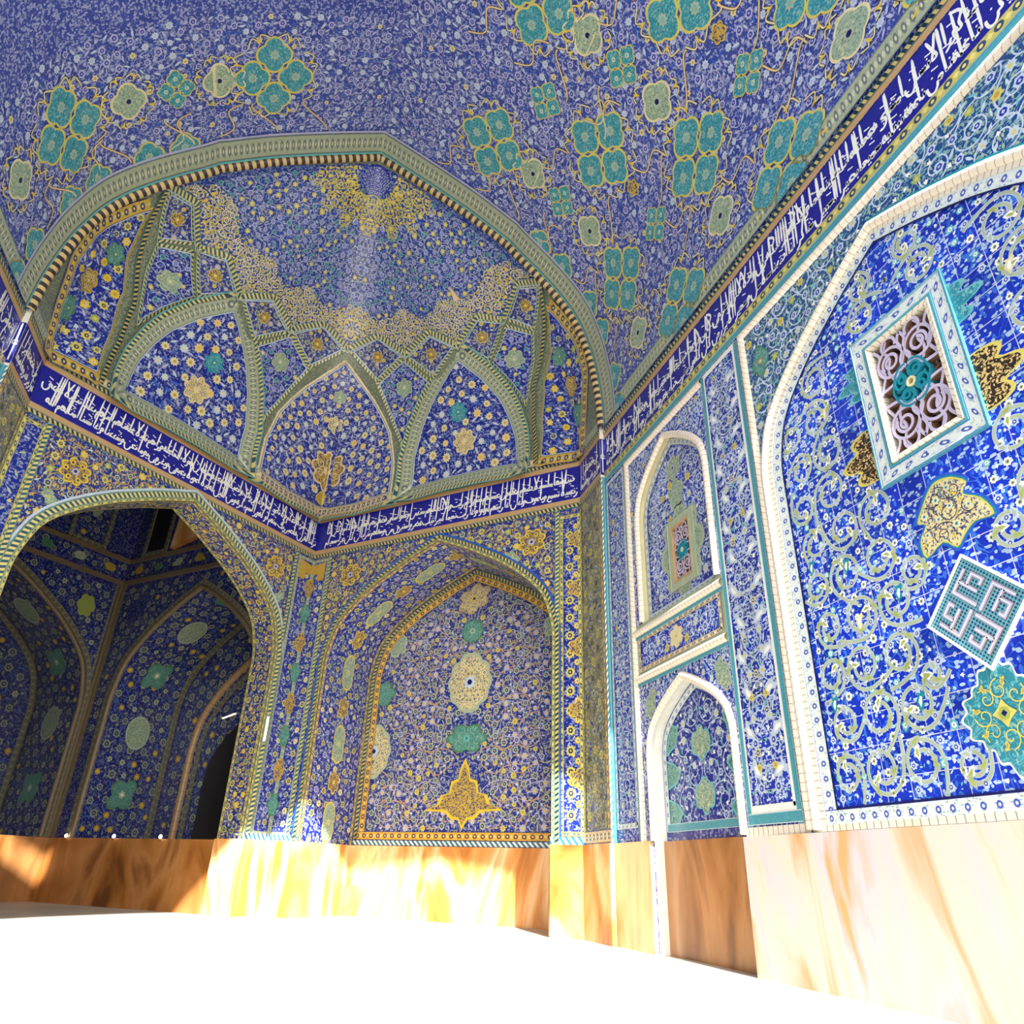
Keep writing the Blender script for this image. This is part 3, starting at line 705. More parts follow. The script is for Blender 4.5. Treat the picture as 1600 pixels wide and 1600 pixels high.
# ---- inscription friezes
def frieze(P, u0, u1, d, text, label, name='inscription_frieze', lead=0.):
    L = abs(u1-u0); root = thing(name, label, 'inscription frieze', at3(P, (u0+u1)/2, Z0), 'inscription friezes round the bay')
    lo, hi = min(u0, u1), max(u0, u1)
    m = MB(); area(m, P, rect(lo, hi, Z0, Z1), .004, 'cobalt' if False else 'frieze_blue'); m.build('field', root)
    m = MB(); inscribe(m, P, u0, d, L, Z0, Z1-Z0, text, 'white'); m.build('lettering', root)
    for z, nm, mt, w in ((Z0-.05, 'lower_fillet', 'buff', .05), (Z1+.05, 'upper_fillet', 'buff', .05)):
        m = MB(); band(m, P, [(lo, z), (hi, z)], -w, w, .007, mt); m.build(nm, root)
    for z, nm in ((Z0-.14, 'lower_rope'), (Z1+.14, 'upper_rope')):
        if P in (C, D): continue
        m = MB(); band(m, P, [(lo, z), (hi, z)], -.045, .045, .010, 'rope_dark'); m.build(nm, root)
    return root
glaze('frieze_blue', srgb(24, 26, 138), .25, .2)
frieze(B, LB, 0, -1, T3, 'blue frieze of white script above the blind arch, right of the back corner')
frieze(A, LA, 0, -1, T4, 'blue frieze of white script above the open dark archway')
frieze(C, 0.4, YA, 1, T1+' '+T2, 'long blue frieze of white script rising along the right side wall')
frieze(D, YA, 0.4, -1, T5+' '+T1, 'blue frieze of white script on the left side wall, at the photo edge')
frieze(JR, .0, LJ, 1, T2, 'short blue frieze of white script on the narrow right jamb of the recess')
frieze(JL, LJ, .0, -1, T2, 'short blue frieze of white script on the narrow left jamb of the recess')

# ---- upper borders on A and B, and the wall slabs behind everything
for P, L, nm in ((A, LA, 'wall_back_left'), (B, LB, 'wall_back_right')):
    m = MB()
    ar = arch(3.0, 2.45, 3.55, 5.74, 0-EYE) if P is A else arch(3.11, 2.40, 3.55, 5.68, 0-EYE)
    area(m, P, cut_rect((0, L, -EYE, 7.06), ar), 0, 'ground_spandrel')
    band(m, P, [(0, Z1+.28), (L, Z1+.28)], -.09, .09, .012, 'border_cream')
    struct(m.build(nm))
for P, nm in ((JR, 'wall_jamb_right'), (JL, 'wall_jamb_left')):
    m = MB(); area(m, P, rect(0, LJ, -EYE, 7.06), 0, 'ground_jamb')
    band(m, P, [(0, Z1+.28), (LJ, Z1+.28)], -.09, .09, .012, 'border_sage')
    struct(m.build(nm))
    m = MB(); fill(m, P, rect(.06, LJ-.05, .62, 5.78), .15, F_jamb, L_jamb)
    band(m, P, [(.05, .6), (.05, 5.8)], -.04, .04, .008, 'border_gold'); band(m, P, [(LJ-.05, .6), (LJ-.05, 5.8)], -.04, .04, .008, 'border_lime')
    band(m, P, [(0, .5), (LJ, .5)], -.08, .08, .008, 'border_cream')
    tag(m.build('jamb_panel'), 'narrow tall panel of yellow flowers on the %s jamb beside the corner bead' % ('right' if P is JR else 'left'), 'tile panel')

# ---- open archway in A
root = thing('archway', 'wide pointed archway opening into the dark chamber, with yellow flowered spandrels', 'archway', at3(A, 3.0, DT))
arA = arch(3.0, 2.45, 3.55, 5.74, -EYE)
m = MB(); r = (.52, 5.48, .55, 5.76)
sp = [(.42, 2.0), (.42, 5.76), (5.5, 5.76), (5.5, 2.0)]+[tuple(p) for p in arch(3.0, 2.62, 3.55, 5.92, 2.0)[::-1]]
sp = [(min(max(u, .42), 5.5), min(z, 5.77)) for u, z in sp]
meds = [(3.0+s_*x, z, q) for s_ in (-1, 1) for x, z, q in ((2.07, 5.28, .24), (2.30, 4.74, .15))]
fill(m, A, sp, .13, F_gold, L_gold, 'ochre', .17, .012, meds, 3.0)
m.build('spandrel', root)
for k, (u, z, q) in enumerate(meds):
    m = MB()
    if k % 2 == 0:
        medallion(m, A, (u, z), q, q*.9, 'yellow', 'ground_gold', 8, .2, .4, 'navy', rosette(6, .7, .4, 'lilac', 'navy'))
        inst(m, A, rosette(6, .7, .4, 'yellow', 'navy'), lobed((u, z), q*.62, q*.55, 6, .1, pts=6), .05, 0, .008)
    else: medallion(m, A, (u, z), q, q*.6, 'lime', 'ground_mint', 6, .25, .8*(1 if u > 3 else -1), None, rosette(6, .7, .4, 'butter', 'lime'))
    m.build('spandrel_medallion', root)
arA1 = arch(3.0, 2.45, 3.55, 5.74, DT)
m = MB(); band(m, A, arA1, .05, .17, .016, 'rope_green', False, (3.0, 3)); band(m, A, arA1, .0, .05, .012, 'border_lime', False, (3.0, 3)); m.build('rope_border', root)
m = MB(); band(m, A, arA1,   .175, .215, .012, 'ice', False, (3.0, 3)); m.build('fillet', root)
soffit_part(root, A, arA, (3.0, 3.0), .6, 'ground_spandrel', [(3, ringflower('butter', 'navy'), .5), (1, ringflower('lime', 'navy'), .46), (1, rosette(6, .7, .4, 'yellow', 'butter'), .46)], L_gold, .125, edge='border_lime')

# ---- blind arch in B
root = thing('blind_arch', 'deep blind pointed arch with a medallion panel, on the right back wall', 'arch niche', at3(B, 3.11, DT))
arB = arch(3.11, 2.40, 3.55, 5.68, -EYE)
m = MB()
sp = [(.47, 2.0), (.47, 5.77), (5.54, 5.77), (5.54, 2.0)]+[tuple(p) for p in arch(3.11, 2.55, 3.55, 5.83, 2.0)[::-1]]
sp = [(min(max(u, .47), 5.54), min(z, 5.775)) for u, z in sp]
meds = [(1.05, 5.30, .26), (1.45, 4.93, .18), (5.1, 5.3, .27), (4.72, 5.03, .2)]
fill(m, B, sp, .13, F_gold, L_gold, 'ochre', .17, .012, meds, 3.0)
m.build('spandrel', root)
for k, (u, z, q) in enumerate(meds):
    m = MB()
    if k % 2 == 0:
        medallion(m, B, (u, z), q, q*.9, 'yellow', 'ground_gold', 8, .2, .3, 'navy', rosette(6, .7, .4, 'lilac', 'navy'))
        inst(m, B, rosette(6, .7, .4, 'yellow', 'navy'), lobed((u, z), q*.62, q*.55, 6, .1, pts=6), .05, 0, .008)
    else: medallion(m, B, (u, z), q, q*.6, 'lime', 'ground_mint', 6, .25, (.8, .8, 0, -.8)[k], None, rosette(6, .7, .4, 'butter', 'lime'))
    m.build('spandrel_medallion', root)
arB1 = arch(3.11, 2.40, 3.55, 5.68, DT)
m = MB(); band(m, B, arB1, .05, .13, .018, 'rope_dark', False, (3.11, 3)); band(m, B, arB1, .0, .05, .014, 'border_lime', False, (3.11, 3)); m.build('rope_border', root)
m = MB(); band(m, B, arB1, .135, .165, .012, 'sky_blue', False, (3.11, 3)); m.build('fillet', root)
def jamb_meds(m, so):
    n = 19
    for k in range(n):
        u = DT+EYE+.35+k*(so.L-2*(DT+EYE)-.7)/(n-1)
        if k % 2: medallion(m, so, (u, .72), .2, .15, 'yellow', 'ground_gold', 6, .24, 0, None, rosette(6, .7, .4, 'yellow', 'butter'), 0, .006, .07)
        else: medallion(m, so, (u, .72), .33, .21, 'butter', 'ground_mint', 2, .3, 0, None, rosette(6, .7, .5, 'butter', 'sage'), 0, .006, .07)
soffit_part(root, B, arB, (3.11, 3.0), 1.47, 'ground_panel', F_jmb, L_jmb, .135, jamb_meds, edge='border_gold')
Bb = B.shift(1.47); m = MB(); arb = arch(3.11, 2.40, 3.55, 5.68, DT)
area(m, Bb, arb, 0, 'ground_niche')
inn = arch(3.11, 2.12, 3.5, 5.40, DT+.2); av = [(3.11, 3.3, .52), (3.11, 2.25, .36), (3.11, 1.35, .5), (3.11, 4.32, .26), (3.11, 4.98, .42), (1.0, 2.1, .5), (5.22, 2.1, .5), (1.0, 3.25, .35), (5.22, 3.25, .35)]
fill(m, Bb, inn, .135, F_niche, L_niche, 'buff', .30, .016, av, 3.11, 0, 1.05, .52)
fill(m, Bb, inn, .30, [(1, ringflower('lilac', 'navy'), .2)], [(leaf('buff'), .16)], 'lilac', .44, .012, av, 3.11, 0, 1, .8, 1.2)
BQ = Tilted(Bb.o+Bb.N*.0075, Bb.U, (0, 0, 1), Bb.N)
for u, z, rx, rz in ((3.11, 3.3, .48, .56), (1.0, 2.1, .40, .5), (5.22, 2.1, .40, .5)):
    medallion(m, Bb, (u, z), rx, rz, 'sage', 'ground_sand', 10, .08, 0, None, rosette(8, .7, .4, 'ice', 'navy'), .1)
    fill(m, BQ, lobed((u, z), rx*.9, rz*.9, 10, .08), .095, [(1, ringflower('cream', 'navy'), .5), (1, ringflower('butter', 'cobalt'), .46)], [(leaf('cream'), .3), (bud('navy'), .2)], None, 0, .01, [(u, z, .14)], u)
medallion(m, Bb, (3.11, 2.25), .42, .26, 'green', 'ground_jade', 6, .22, 0, None, rosette(8, .7, .4, 'aqua', 'green'))
medallion(m, Bb, (3.11, 4.32), .25, .24, 'green', 'ground_jade', 8, .1, 0, None, rosette(8, .7, .4, 'sage', 'green'))
medallion(m, Bb, (3.11, 5.0), .38, .28, 'buff', 'ground_sand', 6, .25, PI/6, 'buff', rosette(6, .7, .4, 'yellow', 'cobalt'))
tri = [(2.28, 1.0), (2.55, 1.1), (2.62, 1.26), (2.8, 1.3), (2.84, 1.5), (2.98, 1.54), (3.02, 1.72), (3.11, 1.9), (3.2, 1.72), (3.24, 1.54), (3.38, 1.5), (3.42, 1.3), (3.6, 1.26), (3.67, 1.1), (3.94, 1.0), (3.5, .98), (3.36, .86), (3.2, .84), (3.11, .68), (3.02, .84), (2.86, .86), (2.72, .98)]
area(m, Bb, tri, .006, 'yellow'); area(m, Bb, [(3.11+(u-3.11)*.86, 1.2+(z-1.2)*.86) for u, z in tri], .008, 'ground_gold')
fill(m, Bb, tri, .1, [(1, rosette(6, .7, .4, 'yellow', 'butter'), .45)], [(leaf('yellow'), .4)], 'butter', .1, .014)
for s_ in (-1, 1):
    medallion(m, Bb, (3.11+s_*2.1, 3.22), .36, .26, 'green', 'ground_jade', 6, .2, 0, None)
    medallion(m, Bb, (3.11+s_*1.85, 4.25), .3, .26, 'sage', 'ground_mint', 6, .2, .6*s_, None)
m.build('back_panel', root)
m = MB(); pass
sw = [(u, z) for u, z in arb]
m2 = MB(); ins_ = arch(3.11, 2.33, 3.53, 5.59, DT+.1)
band(m2, Bb, ins_, -.05, .05, .012, 'rope_dark', False); ins2 = arch(3.11, 2.20, 3.51, 5.46, DT+.1); band(m2, Bb, ins2, -.075, .075, .010, 'border_orange', False)
band(m2, Bb, [(.75, DT+.17), (5.47, DT+.17)], -.07, .07, .012, 'border_orange'); band(m2, Bb, [(.75, DT+.05), (5.47, DT+.05)], -.04, .04, .014, 'rope_white')
m2.build('inner_border', root)

# ---- pilaster strips beside the arches
def strip_panel(P, u0, u1, z0, z1, label, fl, lv, a, ground, edge, meds=(), cap=None, cat='tile panel', vine=None, R=0, name='pilaster_panel', rope=True, sym=None):
    root = thing(name, label, cat, at3(P, (u0+u1)/2, z0)); m = MB(); area(m, P, rect(u0, u1, z0, z1), .006, ground)
    S = Tilted(P.o+P.N*.006, P.U, (0, 0, 1), P.N); mid = (u0+u1)/2
    fill(m, S, rect(u0+.05, u1-.05, z0+.05, z1-.05), a, fl, lv, vine, R, .012, [(u, z, q) for u, z, q, _, _ in meds], mid if sym else None)
    for u, z, q, e, g in meds: medallion(m, S, (u, z), q*.75, q, e, g, 4, .2, PI/2, None, rosette(6, .7, .4, e, g))
    m.build('field', root)
    m = MB()
    band(m, P, [(u0, z0), (u0, z1), (u1, z1), (u1, z0), (u0, z0)], -.035, .035, .012, edge); m.build('border', root)
    if cap:
        m = MB(); area(m, P, cap, .014, 'border_orange' if False else 'ochre'); m.build('cap', root)
    return root
zz = [1.0, 1.6, 2.2, 2.8, 3.4, 4.0, 4.6, 5.15]
for P, u0, u1, lab in ((A, 5.62, LA-.01, 'blue and yellow flowered strip left of the back corner, under the frieze'), (B, .01, .42, 'blue and yellow flowered strip right of the back corner, under the frieze')):
    mid = (u0+u1)/2
    ce = u1 if P is A else 0.; sg = -1 if P is A else 1
    cap = [(ce, 5.50), (ce+sg*.08, 5.42), (ce+sg*.16, 5.46), (ce+sg*.2, 5.28), (ce+sg*.36, 5.3), (ce+sg*.36, 5.70), (ce, 5.64)]
    rt = strip_panel(P, u0+.03, u1, .52, 5.74, lab, F_jmb, L_post, .135, 'ground_panel', 'border_sage', (), cap)
    m = MB(); S = Tilted(P.o+P.N*.010, P.U, (0, 0, 1), P.N)
    for k, z in enumerate(zz): medallion(m, S, (ce, z), .14, .2, ('green', 'ochre')[k % 2], ('ground_jade', 'ground_gold')[k % 2], 6, .15, 0, None, None, 0, .006, None, None, (ce, 99) if P is A else (-99, ce))
    m.build('half_medallions', rt)
m = MB()
for P, us in ((A, (5.55, .44-.07)), (B, (.46, 5.60))):
    for u in us[:]:
        mm = MB(); band(mm, P, [(u, DT+.08), (u, 5.82)], -.045, .045, .014, 'rope_green')
        tag(mm.build('rope_strip'), {(id(A), 0): 'upright rope-patterned strip right of the dark archway', (id(A), 1): 'upright rope-patterned strip left of the dark archway',
             (id(B), 0): 'upright rope-patterned strip left of the blind arch', (id(B), 1): 'upright rope-patterned strip right of the blind arch'}[(id(P), us.index(u))], 'border strip')
strip_panel(B, 5.68, LB-.02, .55, 5.66, 'strip of bold yellow flowers at the right end of the back wall', F_jmb, L_post, .15, 'ground_panel', 'border_lime')
rt = [o for o in COL.objects if o.get('label', '').startswith('strip of bold')][0]; m = MB(); S = Tilted(B.o+B.N*.008, B.U, (0, 0, 1), B.N)
inst(m, S, rosette(10, .75, .5, 'butter', 'navy', 'butter'), [(LB-.20, .8+.30*k) for k in range(16)], .085, 0); inst(m, S, rosette(8, .75, .5, 'yellow', 'cream', 'navy'), [(LB-.08, .95+.30*k) for k in range(16)], .06, 0)
for z in (1.3, 2.3, 3.3, 4.3, 5.2): medallion(m, S, (LB-.04, z), .15, .2, 'yellow', 'ground_gold', 6, .2, PI/2, None, None, 0, .006, None, None, (LB-.03, 99))
m.build('bold_flowers', rt)
strip_panel(A, .03, .32, .55, 5.70, 'narrow flowered strip at the left end of the archway wall', F_post, L_post, .17, 'ground_panel', 'border_lime')
for P, L in ((A, LA), (B, LB)):
    mm = MB(); 
    spans = ((0, .55), (5.45, L)) if P is A else ((0, .7), (5.5, L))
    for a_, b_ in spans: band(mm, P, [(a_, DT+.05), (b_, DT+.05)], -.05, .05, .016, 'rope_white')
    o = mm.build('trim_1' if P is A else 'trim_2'); struct(o)

# ---- corner beads where the recess meets the side walls
for s_, lab in ((1, 'slim white and turquoise corner bead right of the back wall, sunlit below'), (-1, 'slim corner bead at the left photo edge beside the left jamb')):
    root = thing('corner_bead', lab, 'corner column', (s_*4.36, YA, DT), 'corner beads of the recess')
    F_ = Plane((s_*4.36, YA), (1, 0), (0, -1))
    m = MB(); area(m, F_, rect(-.045, .045, -EYE, 7.0), 0, 'white'); m.build('backing', root)
    m = MB(); roll(m, F_, [(s_*.012, DT), (s_*.012, Z0-.1)], .03, 'strip_turquoise'); m.build('bead', root, True)
    m = MB(); roll(m, F_, [(-s_*.03, DT), (-s_*.03, Z0-.1)], .014, 'rope_white'); m.build('rope', root)
    m = MB(); area(m, F_, rect(-.043, .043, Z0-.05, Z1), .004, 'frieze_blue')
    ribbon(m, F_, [(0, Z0), (0, Z1-.02)], .02, 'white', .006); ribbon(m, F_, lobed((0, (Z0+Z1)/2-.02), .03, .04, 4, .1, pts=16), .012, 'white', .006); ribbon(m, F_, [(-.035, Z0+.27), (.035, Z0+.27)], .014, 'white', .006)
    m.build('inscribed_block', root)

WIN = rect(3.245, 3.853, 3.12, 4.20); WIS = rect(7.20, 7.60, 3.42, 4.14)
# ---- right side wall: slab pieces left plain behind the panels
m = MB(); area(m, C, rect(8.70, YA, -EYE, 6.9), 0, 'ground_side'); area(m, C, rect(-.3, 6.44, -EYE, 6.9), 0, 'ground_post', None, WIN); area(m, C, rect(6.44, 8.70, 5.70, 6.9), 0, 'ground_side')
struct(m.build('wall_right'))
m = MB(); area(m, D, rect(-.3, YA, -EYE, 6.9), 0, 'ground_side'); struct(m.build('wall_left'))
m = MB(); DS = D.shift(-.006); area(m, DS, rect(6.4, 9.35, .55, 5.72), 0, 'ground_side'); fill(m, DS, rect(6.5, 9.25, .62, 5.66), .15, F_gold, L_side, 'ice', .2, .012); band(m, D, [(6.4, .55), (6.4, 5.72), (9.35, 5.72), (9.35, .55), (6.4, .55)], -.05, .05, .014, 'border_lime'); tag(m.build('tile_panel'), 'flowered panel on the left side wall, a sliver at the photo edge', 'tile panel')
for P, side in ((C, 'right'), (D, 'left')):
    root = thing('cornice_band', 'turquoise and buff banding under the script on the %s side wall' % side, 'moulding', at3(P, 4.5, 5.8), 'bandings of the side walls')
    m = MB(); band(m, P, [(-.3, Z0-.055), (YA, Z0-.055)], -.055, .055, .02, 'border_cream' if side == 'left' else 'border_lime'); m.build('floral_strip', root)
    m = MB(); band(m, P, [(-.3, 5.835), (YA, 5.835)], -.05, .05, .018, 'strip_turquoise'); m.build('turquoise_strip', root)
    m = MB(); band(m, P, [(-.3, Z1+.14), (YA, Z1+.14)], -.045, .045, .012, 'rope_dark'); m.build('rope_strip', root)
# narrow strip next to the corner
strip_panel(C, 8.80, 9.38, .60, 5.72, 'narrow tall blue panel between the corner bead and the arched bay', F_side, L_side, .125, 'ground_side', 'border_ice', (), None, 'tile panel', 'ice', .16, 'tile_panel')

# ---- arched bay: upper arched panel, oblong panel, lower niche
UA = arch(7.48, .93, 4.55, 5.54, 3.09)
root = thing('wall_niche', 'tall pointed blue panel with a small grille, upper part of the right wall bay', 'arched panel', at3(C, 7.48, 3.0))
m = MB(); area(m, C, cut_rect((6.44, 8.70, 3.09, 5.74), UA), .0, 'ground_post')
fill(m, C, cut_rect((6.50, 8.62, 3.6, 5.66), arch(7.48, 1.0, 4.55, 5.6, 3.6)), .10, F_side, L_side, 'ice', .11, .009)
m.build('spandrel', root)
soffit_part(root, C, UA, (7.48, 4.2), .10, 'cream', F_side, L_side, .5)
m = MB(); roll(m, C, UA, .05, 'mould_white', False, 0, 0, None, 6); m.build('arch_moulding', root, True)
Cu = C.shift(.10); m = MB(); area(m, Cu, arch(7.48, .93, 4.55, 5.54, 3.09), 0, 'ground_post', None, WIS)
fill(m, Cu, arch(7.48, .78, 4.5, 5.36, 3.2), .145, F_side, L_side, 'ice', .21, .014, [(7.43, 3.8, .5), (7.45, 4.62, .2), (7.48, 5.02, .2)], 7.48)
medallion(m, Cu, (7.42, 3.8), .52, .62, 'sage', 'ground_mint', 8, .2, 0, None, None, .1, .006, None, WIS)
medallion(m, Cu, (7.46, 4.62), .22, .2, 'sage', 'ground_mint', 5, .2, PI/2, None, None); medallion(m, Cu, (7.48, 5.03), .18, .2, 'sage', 'ground_mint', 6, .2, PI/2, None, rosette(6, .7, .4, 'lilac', 'navy'))
m.build('tile_field', root)
m = MB(); band(m, Cu, arch(7.48, .86, 4.53, 5.45, 3.15), -.05, .05, .01, 'border_ice'); band(m, Cu, [(6.6, 3.15), (8.36, 3.15)], -.05, .05, .012, 'border_ice'); m.build('border', root)

def lattice(P, u0, u1, z0, z1, name, label, fw, fine, extra=False):
    """pierced tile grille in a moulded frame"""
    cu, cz = (u0+u1)/2, (z0+z1)/2; hw, hh = (u1-u0)/2, (z1-z0)/2
    root = thing(name, label, 'lattice window', at3(P, cu, z0), 'pierced lattice windows of the right wall')
    fr = np.array([(u0, z0), (u1, z0), (u1, z1), (u0, z1)]); o3 = P.at(np.array([(cu, cz)]))[0]
    m = MB(); sweep(m, P.at(fr), P.nrm(fr), [(0, -.085), (0, .03), (fw*.2, .035), (fw*.25, .012)], 'mould_white_fine' if not fine else 'buff', True, o3); m.build('inner_frame', root)
    m = MB(); sweep(m, P.at(fr), P.nrm(fr), [(fw*.25, .012), (fw*.25, .03), (fw*.36, .03), (fw*.36, .02)], 'strip_turquoise' if extra else 'sage', True, o3)
    sweep(m, P.at(fr), P.nrm(fr), [(fw*.36, .024), (fw*.93, .024)], 'border_ice' if extra else 'sage', True, o3)
    sweep(m, P.at(fr), P.nrm(fr), [(fw*.93, .024), (fw*.94, .03), (fw, .03), (fw, 0)], 'strip_turquoise' if extra else 'sage', True, o3); m.build('outer_frame', root)
    m = MB(); area(m, P, rect(u0, u1, z0, z1), (-.085 if extra else -.07)/P.hs, 'umber')
    for k in range(60 if extra else 24):
        q = (rng.uniform(u0+.03, u1-.03), rng.uniform(z0+.03, z1-.03)); a = rng.uniform(0, PI)
        T = Tilted(P.at(np.array([q]))[0], P.U*math.cos(a)+np.array([0, 0, 1])*math.sin(a), -P.U*math.sin(a)+np.array([0, 0, 1])*math.cos(a), P.N)
        sweep(m, T.at([(-.05, 0), (0, .012), (.05, 0)]), T.nrm([(0, 0)]*3), [(-.012, -.08), (-.012, -.03), (.012, -.03), (.012, -.08)], 'brown')
    m.build('backing', root)
    w = .0135 if extra else .009
    pr = [(-w, -.08), (-w, .008), (w, .008), (w, -.08)]; mt = ['brown', 'lavender', 'brown']
    m = MB()
    def path(pl, mats=mt, h=0., p=None):
        pl = np.array([(cu+x*hw, cz+y*hh) for x, y in pl]); pp = [(a, b+h) for a, b in (p or pr)]
        sweep(m, P.at(pl), P.nrm(pl), pp, mats)
    asp = hh/hw
    def circ(x, y, r, a0=0, a1=2*PI, n=26): return [(x+r*math.cos(t), y+r*math.sin(t)/asp) for t in np.linspace(a0, a1, n)]
    for sx in (-1, 1):
        for sy in (-1, 1):
            path([(sx*x, sy*y) for x, y in circ(.48, .56, .44)])
            path([(sx*x, sy*y) for x, y in spiral((.48, .56), .44, -PI/2, 1, 1.6, 40, .25)*np.array([1, 1])] if False else [(sx*(.48+(a-.48)), sy*(.56+(b-.56)/asp)) for a, b in spiral((.48, .56), .30, -.6, 1, 1.35, 34, .45)])
            path([(sx*x, sy*y) for x, y in circ(.42, .86, .24, -.4, 3.6)], h=.004)
            path([(sx*x, sy*y) for x, y in smooth([(.98, .95), (.8, .78), (.92, .6), (.75, .42), (.9, .22), (.98, .1)], 5)], h=-.003)
            path([(sx*x, sy*y) for x, y in smooth([(0, .95), (.12, .8), (.02, .62), (.16, .45), (.04, .3)], 5)], h=.003)
            path([(sx*x, sy*y) for x, y in smooth([(.02, .34), (.3, .28), (.55, .16), (.97, .14)], 5)], h=.002)
            path([(sx*x, sy*y) for x, y in smooth([(.5, .97), (.62, .82), (.5, .62), (.62, .42), (.5, .24)], 5)], h=-.004)
    m.build('scrollwork', root)
    m = MB(); w2 = w*1.05; w2 = .0095 if extra else .008; p2 = [(-w2, -.08), (-w2, .012), (w2, .012), (w2, -.08)]
    for k in range(4):
        a = k*PI/2+.5; path(circ(.36*math.cos(a), .36*math.sin(a)/asp, .2), ['turquoise']*3, .004, p2); path(circ(.36*math.cos(a+.2), .36*math.sin(a+.2)/asp, .1), ['turquoise']*3, .003, p2)
        path([(.5*math.cos(a-.6), .5*math.sin(a-.6)/asp), (.2*math.cos(a), .2*math.sin(a)/asp), (.56*math.cos(a+.6), .56*math.sin(a+.6)/asp)], ['turquoise']*3, .002, p2)
    path(circ(0, 0, .12), ['cream']*3, .008, p2); [path([(sx*x, sy*y) for x, y in smooth([(.05, .36), (.3, .34), (.5, .2), (.62, .0)], 5)], ['turquoise']*3, .0, p2) for sx in (-1, 1) for sy in (-1, 1)]
    m.build('centre_rosette', root)
    return root
lattice(Cu, 7.20, 7.60, 3.42, 4.14, 'lattice_window', 'small stone-coloured pierced window in the tall arched panel', .12, True)

root = thing('oblong_panel', 'low oblong flowered panel between the small arched panel and the lower niche', 'tile panel', at3(C, 7.5, 2.42))
m = MB(); area(m, C, rect(6.44, 8.70, 2.30, 3.09), 0, 'sage'); S = C.shift(-.004); area(m, S, rect(6.56, 8.52, 2.47, 2.87), 0, 'ground_side')
fill(m, S, rect(6.6, 8.48, 2.49, 2.85), .13, F_side, L_side, 'ice', .17, .012, [(7.55, 2.67, .2)], 7.55)
medallion(m, S, (7.55, 2.67), .14, .16, 'peach', 'cream', 6, .2, PI/2, None, rosette(6, .7, .4, 'cream', 'ochre'))
m.build('field', root)
m = MB(); band(m, C, [(6.56, 2.47), (8.52, 2.47), (8.52, 2.87), (6.56, 2.87), (6.56, 2.47)], -.03, .03, .012, 'border_cream'); m.build('border', root)
for z, nm in ((2.99, 'upper_ledge'), (2.36, 'lower_ledge')):
    m = MB(); roll(m, C, [(6.47, z), (8.66, z)], .05, 'mould_white'); m.build(nm, root, True)
    m = MB(); band(m, C, [(6.47, z-.075), (8.66, z-.075)], -.025, .025, .014, 'strip_turquoise'); m.build('turquoise_line', root)

NA_ = arch(7.48, .93, 1.38, 2.17, -EYE)
root = thing('arched_niche', 'low pointed niche with turquoise corners, foot of the right wall', 'arch niche', at3(C, 7.48, DT))
m = MB(); area(m, C, cut_rect((6.44, 8.70, -EYE, 2.31), NA_), 0, 'ground_post')
fill(m, C, cut_rect((6.50, 8.6, 1.0, 2.28), arch(7.48, 1.0, 1.38, 2.25, 1.0)), .09, F_side, L_side)
for s_ in (-1, 1): medallion(m, C, (7.48+s_*.83, 2.0), .13, .2, 'sage', 'ground_mint', 6, .2, s_*.5)
m.build('spandrel', root)
soffit_part(root, C, NA_, (7.48, 1.0), .17, 'white', F_side, L_side, .6)  # white ground puts the sunlit look of the jamb into the colour
m = MB(); roll(m, C, arch(7.48, .93, 1.38, 2.17, DT), .05, 'mould_white'); m.build('arch_moulding', root, True)
Cn = C.shift(.17); m = MB(); area(m, Cn, arch(7.48, .93, 1.38, 2.17, DT), 0, 'ground_panel')  # deeper blue ground paints in the shade of the recess
nin = arch(7.48, .80, 1.33, 2.02, DT+.14)
fill(m, Cn, nin, .12, F_side, L_side, 'ice', .2, .012, [(7.48, 1.42, .22), (7.48, .85, .22)], 7.48)
for z in (1.42, .85): medallion(m, Cn, (7.48, z), .19, .2, 'aqua', 'ground_mint', 6, .22, PI/2, None, None, .25)
for s_ in (-1, 1):
    for z0_, z1_ in ((.55, .86), (.98, 1.3), (1.36, 1.72)):
        pts = [(7.48+s_*.82, z0_), (7.48+s_*.82, z1_), (7.48+s_*.62, z1_-.06), (7.48+s_*.5, (z0_+z1_)/2+.0), (7.48+s_*.6, z0_+.05)]
        if z0_ > 1.3: pts = [(7.48+s_*.82, z0_), (7.48+s_*.66, z1_), (7.48+s_*.5, z1_-.06), (7.48+s_*.58, z0_+.1)]
        area(m, Cn, pts, .006, 'ground_jade'); band(m, Cn, pts+[pts[0]], -.012, .012, .008, 'aqua')
m.build('back_panel', root)
m = MB(); band(m, Cn, arch(7.48, .86, 1.35, 2.09, DT+.1), -.05, .05, .01, 'border_ice'); band(m, Cn, [(6.6, DT+.14), (8.36, DT+.14)], -.045, .045, .012, 'strip_turquoise'); m.build('border', root)
# white roll mouldings framing the bay
root = thing('bay_moulding', 'white jointed moulding framing the bay with the small grille and niche', 'moulding', at3(C, 8.66, DT))
m = MB(); roll(m, C, [(8.66, DT), (8.66, 5.72), (6.44, 5.72)], .05, 'mould_white'); m.build('roll', root, True)
m = MB(); band(m, C, [(8.74, DT), (8.74, 5.78)], -.03, .03, .016, 'strip_turquoise'); m.build('turquoise_line', root)

